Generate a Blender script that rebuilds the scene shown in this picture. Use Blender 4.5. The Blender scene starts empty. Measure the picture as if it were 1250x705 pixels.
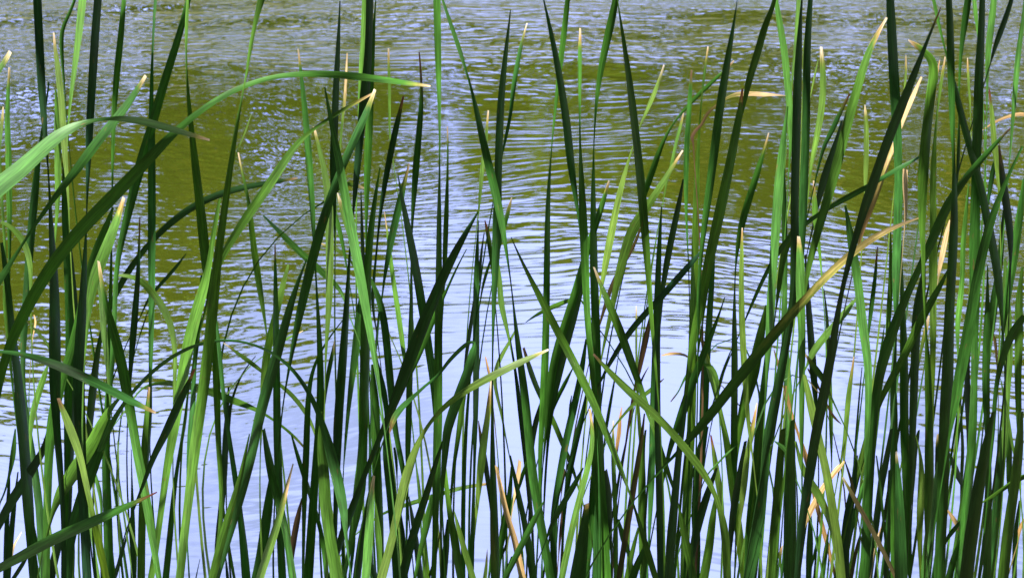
import bpy, math, random
import numpy as np
from mathutils import Vector, Matrix

random.seed(7)
R = math.radians
scene = bpy.context.scene
COL = scene.collection

# ------------------------------------------------------------------ camera
W_PX, H_PX = 1250.0, 705.0
VFOV = R(27.0)
PITCH = R(-19.8)
CAM_Z = 1.62
FPX = (H_PX / 2) / math.tan(VFOV / 2)
CAM = Vector((0, 0, CAM_Z))
cd = bpy.data.cameras.new('camera')
cam = bpy.data.objects.new('camera', cd)
COL.objects.link(cam)
cam.location = CAM
cam.rotation_euler = (R(90) + PITCH, 0, 0)
cd.sensor_fit = 'HORIZONTAL'
cd.angle = 2 * math.atan((W_PX / 2) / FPX)
cd.clip_start, cd.clip_end = 0.05, 2000
scene.camera = cam
cd.dof.use_dof = True
cd.dof.focus_distance = 1.68
cd.dof.aperture_fstop = 14.0
FW = Vector((0, math.cos(PITCH), math.sin(PITCH)))
UP = Vector((0, -math.sin(PITCH), math.cos(PITCH)))
RT = Vector((1, 0, 0))

# ------------------------------------------------------------------ light
SUN_EL, SUN_AZ = 50.0, 72.0          # azimuth measured to the left from straight behind the viewer
SUN = Vector((-math.sin(R(SUN_AZ)) * math.cos(R(SUN_EL)), -math.cos(R(SUN_AZ)) * math.cos(R(SUN_EL)), math.sin(R(SUN_EL))))
sl = bpy.data.lights.new('sun', 'SUN')
sl.energy, sl.angle, sl.color = 5.0, R(0.5), (1.0, 0.95, 0.86)
so = bpy.data.objects.new('sun', sl)
COL.objects.link(so)
so.rotation_euler = (-SUN).to_track_quat('-Z', 'Y').to_euler()
so.location = (-6, -2, 9)

WORLD, ADDED_CLOUD_LOW, ADDED_CLOUD_HIGH = .05, 31.0, 33.5
world = bpy.data.worlds.new('World')
scene.world = world
world.use_nodes = True
nt = world.node_tree
bg = nt.nodes['Background']
sky = nt.nodes.new('ShaderNodeTexSky')
sky.sky_type = 'NISHITA'
sky.sun_disc = False
sky.sun_elevation = R(SUN_EL)
sky.sun_rotation = math.atan2(SUN.x, SUN.y)
sky.air_density, sky.dust_density, sky.ozone_density = 1.0, .4, 1.0
# cloud bank added over the far side to brighten the water; blue sky elsewhere
L = nt.links
def wn(kind, **kw):
    n = nt.nodes.new(kind)
    for k, v in kw.items(): setattr(n, k, v)
    return n
def wramp(src, a, b, c, d):
    q = wn('ShaderNodeMapRange', interpolation_type='SMOOTHSTEP')
    for k, v in zip(('From Min', 'From Max', 'To Min', 'To Max'), (a, b, c, d)): q.inputs[k].default_value = v
    L.new(src, q.inputs[0]); return q.outputs[0]
def wmath(op, a, b):
    q = wn('ShaderNodeMath', operation=op)
    for i, v in enumerate((a, b)):
        if isinstance(v, (int, float)): q.inputs[i].default_value = v
        else: L.new(v, q.inputs[i])
    return q.outputs[0]
tc = wn('ShaderNodeTexCoord')
sp = wn('ShaderNodeSeparateXYZ'); L.new(tc.outputs['Generated'], sp.inputs[0])
nz = wn('ShaderNodeTexNoise'); nz.inputs['Scale'].default_value = 5.0; nz.inputs['Detail'].default_value = 6
L.new(tc.outputs['Generated'], nz.inputs['Vector'])
puff = wramp(nz.outputs[0], .36, .62, .5, 1.0)
hor = wmath('SQRT', wmath('ADD', wmath('POWER', sp.outputs['X'], 2.0), wmath('POWER', sp.outputs['Y'], 2.0)), 0)
side = wramp(wmath('DIVIDE', sp.outputs['Y'], hor), .76, .90, 0, 1)
side = wmath('MULTIPLY', side, wramp(sp.outputs['Z'], .66, .84, 1, 0))
cover = wmath('MULTIPLY', puff, side)
glow = wramp(sp.outputs['Z'], .12, .55, ADDED_CLOUD_LOW, ADDED_CLOUD_HIGH)       # dimmer low down, offsetting the water's stronger grazing reflection
ccol = wn('ShaderNodeVectorMath', operation='SCALE'); ccol.inputs[0].default_value = (.50, .59, 1.42)
L.new(glow, ccol.inputs['Scale'])
mx = wn('ShaderNodeMix', data_type='RGBA')
L.new(cover, mx.inputs[0]); L.new(sky.outputs[0], mx.inputs[6]); L.new(ccol.outputs[0], mx.inputs[7])
L.new(mx.outputs[2], bg.inputs['Color'])
bg.inputs['Strength'].default_value = WORLD

scene.cycles.caustics_reflective = False
scene.cycles.caustics_refractive = False
vs = scene.view_settings
vs.view_transform = 'Standard'
vs.look = 'None'
vs.gamma = 1.0
vs.use_curve_mapping = False
vs.exposure = 1.35

# ------------------------------------------------------------------ materials
def new_mat(name):
    m = bpy.data.materials.new(name)
    m.use_nodes = True
    m.node_tree.nodes.clear()
    return m, m.node_tree.nodes, m.node_tree.links

def leaf_mat(name, transl, rough, tint, spec=0.45):
    m, N, K = new_mat(name)
    out = N.new('ShaderNodeOutputMaterial')
    pr = N.new('ShaderNodeBsdfPrincipled')
    tr = N.new('ShaderNodeBsdfTranslucent')
    mixs = N.new('ShaderNodeMixShader')
    at = N.new('ShaderNodeAttribute'); at.attribute_name = 'pigment'
    uv = N.new('ShaderNodeUVMap'); uv.uv_map = 'UVMap'
    # long parallel veins: noise stretched along the leaf
    mpv = N.new('ShaderNodeMapping'); mpv.inputs['Scale'].default_value = (1.0, 0.05, 1.0)
    vein = N.new('ShaderNodeTexNoise'); vein.inputs['Scale'].default_value = 480; vein.inputs['Detail'].default_value = 2
    mpb = N.new('ShaderNodeMapping'); mpb.inputs['Scale'].default_value = (1.0, 0.22, 1.0)
    blot = N.new('ShaderNodeTexNoise'); blot.inputs['Scale'].default_value = 75; blot.inputs['Detail'].default_value = 4
    mr = N.new('ShaderNodeMapRange'); mr.inputs['From Min'].default_value = .3; mr.inputs['From Max'].default_value = .7
    mr.inputs['To Min'].default_value = .62; mr.inputs['To Max'].default_value = 1.35
    mr2 = N.new('ShaderNodeMapRange'); mr2.inputs['From Min'].default_value = .3; mr2.inputs['From Max'].default_value = .7
    mr2.inputs['To Min'].default_value = .70; mr2.inputs['To Max'].default_value = 1.3
    mul = N.new('ShaderNodeMath'); mul.operation = 'MULTIPLY'
    sc_ = N.new('ShaderNodeVectorMath'); sc_.operation = 'SCALE'
    K.new(uv.outputs[0], mpv.inputs[0]); K.new(mpv.outputs[0], vein.inputs['Vector'])
    K.new(uv.outputs[0], mpb.inputs[0]); K.new(mpb.outputs[0], blot.inputs['Vector'])
    K.new(vein.outputs[0], mr.inputs[0]); K.new(blot.outputs[0], mr2.inputs[0])
    K.new(mr.outputs[0], mul.inputs[0]); K.new(mr2.outputs[0], mul.inputs[1])
    K.new(at.outputs['Color'], sc_.inputs[0]); K.new(mul.outputs[0], sc_.inputs['Scale'])
    sp_ = N.new('ShaderNodeTexNoise'); sp_.inputs['Scale'].default_value = 170; sp_.inputs['Detail'].default_value = 3
    K.new(mpb.outputs[0], sp_.inputs['Vector'])
    sr = N.new('ShaderNodeMapRange'); sr.inputs['From Min'].default_value = .66; sr.inputs['From Max'].default_value = .74; sr.inputs['To Max'].default_value = .75
    K.new(sp_.outputs[0], sr.inputs[0])
    sm = N.new('ShaderNodeMix'); sm.data_type = 'RGBA'; sm.inputs[7].default_value = (.16, .11, .04, 1)
    K.new(sr.outputs[0], sm.inputs[0]); K.new(sc_.outputs[0], sm.inputs[6])
    K.new(sm.outputs[2], pr.inputs['Base Color'])
    tm = N.new('ShaderNodeMix'); tm.data_type = 'RGBA'; tm.blend_type = 'MULTIPLY'; tm.inputs[0].default_value = 1
    tm.inputs[7].default_value = (*tint, 1)
    K.new(sm.outputs[2], tm.inputs[6]); K.new(tm.outputs[2], tr.inputs['Color'])
    bp = N.new('ShaderNodeBump'); bp.inputs['Strength'].default_value = .25; bp.inputs['Distance'].default_value = .0006
    K.new(vein.outputs[0], bp.inputs['Height']); K.new(bp.outputs[0], pr.inputs['Normal'])
    pr.inputs['Roughness'].default_value = rough
    pr.inputs['Specular IOR Level'].default_value = spec
    mixs.inputs[0].default_value = transl
    K.new(pr.outputs[0], mixs.inputs[1]); K.new(tr.outputs[0], mixs.inputs[2])
    K.new(mixs.outputs[0], out.inputs[0])
    return m

M_GREEN = leaf_mat('reed_leaf', .025, .42, (1.25, 1.45, .5), .28)
M_THIN = leaf_mat('thin_reed_leaf', .38, .45, (1.5, 1.5, .55), .35)
M_DRY = leaf_mat('dry_reed_leaf', .25, .6, (1.15, 1.0, .8), .25)

# ------------------------------------------------------------------ water
def water_mat():
    m, N, K = new_mat('pond_water')
    out = N.new('ShaderNodeOutputMaterial')
    geo = N.new('ShaderNodeNewGeometry')
    sep = N.new('ShaderNodeSeparateXYZ'); K.new(geo.outputs['Position'], sep.inputs[0])
    wv = N.new('ShaderNodeTexNoise'); wv.noise_dimensions = '2D'; wv.inputs['Scale'].default_value = .35; wv.inputs['Detail'].default_value = 1
    K.new(geo.outputs['Position'], wv.inputs['Vector'])
    wsub = N.new('ShaderNodeVectorMath'); wsub.operation = 'SUBTRACT'; wsub.inputs[1].default_value = (.5, .5, .5)
    K.new(wv.outputs['Color'], wsub.inputs[0])
    wsc = N.new('ShaderNodeVectorMath'); wsc.operation = 'SCALE'; wsc.inputs['Scale'].default_value = 1.6
    K.new(wsub.outputs[0], wsc.inputs[0])
    bent = N.new('ShaderNodeVectorMath'); bent.operation = 'ADD'
    K.new(geo.outputs['Position'], bent.inputs[0]); K.new(wsc.outputs[0], bent.inputs[1])
    def wave(rot, sx, sy, detail, off, rough=.5):
        mp = N.new('ShaderNodeMapping')
        mp.inputs['Location'].default_value = (off, off * .7, 0)
        mp.inputs['Rotation'].default_value = (0, 0, R(rot))
        mp.inputs['Scale'].default_value = (1 / sx, 1 / sy, 1)
        n = N.new('ShaderNodeTexNoise'); n.noise_dimensions = '2D'
        n.inputs['Scale'].default_value = 1; n.inputs['Detail'].default_value = detail; n.inputs['Roughness'].default_value = rough
        K.new(bent.outputs[0], mp.inputs[0]); K.new(mp.outputs[0], n.inputs['Vector'])
        return n.outputs[0]
    def math_(op, a, b):
        q = N.new('ShaderNodeMath'); q.operation = op
        for i, v in enumerate((a, b)):
            if isinstance(v, (int, float)): q.inputs[i].default_value = v
            else: K.new(v, q.inputs[i])
        return q.outputs[0]
    def ramp(src, a, b, c, d):
        q = N.new('ShaderNodeMapRange'); q.interpolation_type = 'SMOOTHSTEP'
        for k, v in zip(('From Min', 'From Max', 'To Min', 'To Max'), (a, b, c, d)): q.inputs[k].default_value = v
        K.new(src, q.inputs[0]); return q.outputs[0]
    y = sep.outputs['Y']
    w1 = wave(-7, .26, .105, 2, 3.1)
    w2 = wave(8, .17, .062, 2, 11.7)
    w3 = wave(-3, .55, .26, 2, 23.0)
    w4 = wave(24, .16, .05, 1, 41.0)
    w5 = wave(5, .26, .155, 2, 57.0)
    near = math_('ADD', math_('ADD', math_('MULTIPLY', w1, WA1), math_('MULTIPLY', w2, WA2)), math_('MULTIPLY', w4, WA4))
    far = math_('ADD', math_('MULTIPLY', w5, WA5), math_('MULTIPLY', w3, WA3))
    # sheltered and calm beside the reeds, livelier and longer waves out on the open pond; wind patches of their own shape
    patch = ramp(wave(15, 5.0, 2.2, 2, 7.0), .35, .65, .75, 1.25)
    near = math_('MULTIPLY', near, math_('MULTIPLY', ramp(y, 3.0, 8.0, CALM, MIDDLE), ramp(y, 8.0, 14.0, 1.0, .5)))
    far = math_('MULTIPLY', far, ramp(y, 6.0, 15.0, .06, LIVELY))
    h = math_('MULTIPLY', math_('ADD', near, far), patch)
    bp = N.new('ShaderNodeBump'); bp.inputs['Strength'].default_value = 1; bp.inputs['Distance'].default_value = 1
    K.new(h, bp.inputs['Height'])
    gl = N.new('ShaderNodeBsdfGlossy'); gl.inputs['Roughness'].default_value = .03
    gl.inputs['Color'].default_value = (1, 1, 1, 1)
    K.new(bp.outputs[0], gl.inputs['Normal'])
    body = N.new('ShaderNodeBsdfDiffuse'); body.inputs['Color'].default_value = (.044, .058, .005, 1)
    fr = N.new('ShaderNodeFresnel'); fr.inputs['IOR'].default_value = WATER_IOR
    K.new(bp.outputs[0], fr.inputs['Normal'])
    mix = N.new('ShaderNodeMixShader')
    K.new(fr.outputs[0], mix.inputs[0]); K.new(body.outputs[0], mix.inputs[1]); K.new(gl.outputs[0], mix.inputs[2])
    K.new(mix.outputs[0], out.inputs[0])
    return m

WA1, WA2, WA3, WA4, WA5 = .0155, .0075, .011, .0035, .018
CALM, MIDDLE, LIVELY, WATER_IOR = .23, .32, 2.5, 2.8

def sheet(name, pts, mat, kind='structure'):
    me = bpy.data.meshes.new(name)
    me.from_pydata(pts, [], [tuple(range(len(pts)))])
    me.materials.append(mat)
    o = bpy.data.objects.new(name, me); COL.objects.link(o)
    o['kind'] = kind
    return o

sheet('pond_water', [(-150, .35, 0), (150, .35, 0), (150, 48, 0), (-150, 48, 0)], water_mat())

def ground_mat(name, c1, c2, scale):
    m, N, K = new_mat(name)
    out = N.new('ShaderNodeOutputMaterial'); pr = N.new('ShaderNodeBsdfPrincipled'); pr.inputs['Roughness'].default_value = .9
    n = N.new('ShaderNodeTexNoise'); n.inputs['Scale'].default_value = scale; n.inputs['Detail'].default_value = 6
    g = N.new('ShaderNodeNewGeometry'); K.new(g.outputs['Position'], n.inputs['Vector'])
    mx = N.new('ShaderNodeMix'); mx.data_type = 'RGBA'; mx.inputs[6].default_value = (*c1, 1); mx.inputs[7].default_value = (*c2, 1)
    K.new(n.outputs[0], mx.inputs[0]); K.new(mx.outputs[2], pr.inputs['Base Color'])
    bp = N.new('ShaderNodeBump'); bp.inputs['Strength'].default_value = .6; bp.inputs['Distance'].default_value = .04
    K.new(n.outputs[0], bp.inputs['Height']); K.new(bp.outputs[0], pr.inputs['Normal'])
    K.new(pr.outputs[0], out.inputs[0])
    return m

def terrain(name, x0, x1, ys, prof, nx, mat, rough):
    rnd = random.Random(5)
    v, f = [], []
    for j, yy in enumerate(ys):
        for i in range(nx):
            xx = x0 + (x1 - x0) * i / (nx - 1)
            v.append((xx, yy + rnd.uniform(-.15, .15) * rough, prof[j] + rnd.uniform(-.05, .05) * rough))
    for j in range(len(ys) - 1):
        for i in range(nx - 1):
            a = j * nx + i
            f.append((a, a + 1, a + nx + 1, a + nx))
    me = bpy.data.meshes.new(name); me.from_pydata(v, [], f); me.materials.append(mat)
    for p in me.polygons: p.use_smooth = True
    o = bpy.data.objects.new(name, me); COL.objects.link(o); o['kind'] = 'structure'
    return o

terrain('muddy_bank', -12, 12, [-12, -6, -2, -.6, .1, .45, .9, 1.6], [.5, .35, .16, .10, .06, .0, -.14, -.4], 60,
        ground_mat('mud', (.05, .038, .024), (.03, .034, .014), 6), .35)
terrain('far_bank', -150, 150, [44.5, 46, 48, 54, 75, 140], [-.5, .1, .6, 1.2, 2.5, 6], 80,
        ground_mat('far_grass', (.06, .08, .02), (.11, .10, .04), 1.2), 3)

# far wood beyond the pond: seen only as its reflection in the water
def wood(name, label, forest, ln, lsz, seed):
    m, N, K = new_mat(name + '_foliage')
    out = N.new('ShaderNodeOutputMaterial')
    at = N.new('ShaderNodeAttribute'); at.attribute_name = 'pigment'
    d = N.new('ShaderNodeBsdfDiffuse'); t = N.new('ShaderNodeBsdfTranslucent'); mx = N.new('ShaderNodeMixShader'); mx.inputs[0].default_value = .3
    K.new(at.outputs['Color'], d.inputs[0]); K.new(at.outputs['Color'], t.inputs[0])
    K.new(d.outputs[0], mx.inputs[1]); K.new(t.outputs[0], mx.inputs[2]); K.new(mx.outputs[0], out.inputs[0])
    rnd = random.Random(seed)
    v, f, c = [], [], []
    def quad(p, s, col):
        a = Vector((rnd.gauss(0, 1), rnd.gauss(0, 1), rnd.gauss(0, 1))).normalized()
        b = a.cross(Vector((rnd.gauss(0, 1), rnd.gauss(0, 1), rnd.gauss(0, 1)))).normalized()
        a, b = a * s, b * s * .7
        k = len(v)
        v.extend([p - a - b, p + a - b, p + a + b, p - a + b]); f.append((k, k + 1, k + 2, k + 3)); c.extend([col] * 4)
    def trunk(x, y, z0, h, r):
        k = len(v)
        for zz, rr in ((z0, r), (z0 + h * .5, r * .7), (z0 + h, r * .25)):
            for i in range(6):
                an = i * math.tau / 6
                v.append(Vector((x + rr * math.cos(an), y + rr * math.sin(an), zz))); c.append((.08, .06, .04))
        for j in range(2):
            for i in range(6):
                f.append((k + j * 6 + i, k + j * 6 + (i + 1) % 6, k + j * 6 + 6 + (i + 1) % 6, k + j * 6 + 6 + i))
    for (x, y, h, w, base) in forest(rnd):
        trunk(x, y, 0, h * .7, h * .02)
        cl = [(rnd.uniform(-.8, .8) * w, rnd.uniform(-.7, .7) * w, h * rnd.uniform(.16, .9), rnd.uniform(.28, .5) * w) for _ in range(14)]
        cl.append((0, 0, h - w * .3, w * .3))
        for (cx, cy, cz, cr_) in cl:
            g = rnd.uniform(.75, 1.25)
            for _ in range(ln):
                q = Vector((rnd.gauss(0, 1), rnd.gauss(0, 1), rnd.gauss(0, 1))).normalized() * cr_ * rnd.uniform(.55, 1.05)
                s = rnd.uniform(.5, 1.0) * lsz
                col = tuple(b_ * g * rnd.uniform(.7, 1.3) for b_ in base)
                quad(Vector((x + cx + q.x, y + cy + q.y, max(.8, cz + q.z))), s, col)
    me = bpy.data.meshes.new(name); me.from_pydata([tuple(p) for p in v], [], f); me.materials.append(m)
    ca = me.color_attributes.new('pigment', 'FLOAT_COLOR', 'POINT')
    arr = np.ones((len(v), 4), dtype=np.float32); arr[:, :3] = np.array(c, dtype=np.float32); ca.data.foreach_set('color', arr.ravel())
    o = bpy.data.objects.new(name, me); COL.objects.link(o)
    o['kind'] = 'stuff'; o['label'] = label; o['category'] = 'trees'
    return o

def FOREST(rnd):
    out = []
    for row in range(2):
        x = -62.0
        while x < 62:
            yy = 53 + row * 7 + rnd.uniform(-2, 2)
            az = math.degrees(math.atan2(x, yy))
            # crest line: tall on both sides, a dip left of the middle where the sky comes low
            el = np.interp(az, [-60, -24, -12, -7, -3, 2, 8, 14, 24, 60], [23, 24, 22, 18, 14, 15, 17, 18.5, 23, 23])
            col = (.19, .25, .022) if x < 8 else (.20, .22, .034)
            out.append((x, yy, yy * math.tan(R(el)) * rnd.uniform(.86, 1.08), rnd.uniform(2.4, 3.4), col))
            x += rnd.uniform(2.6, 3.8)
    return out

def SKY_BLOCKERS(rnd):
    # unseen trees added to dim the reeds' shaded faces: behind, right, clear of sun
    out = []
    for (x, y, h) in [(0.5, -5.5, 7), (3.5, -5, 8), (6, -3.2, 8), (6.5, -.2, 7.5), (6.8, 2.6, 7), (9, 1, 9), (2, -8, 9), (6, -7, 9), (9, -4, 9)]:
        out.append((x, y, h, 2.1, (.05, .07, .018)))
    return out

wood('far_bank_trees', 'far wood of broadleaf trees along the opposite bank of the pond', FOREST, 70, .5, 21)
wood('added_shade_trees', 'unseen broadleaf trees added behind the viewer to shade the reeds', SKY_BLOCKERS, 110, .34, 8)

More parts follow.
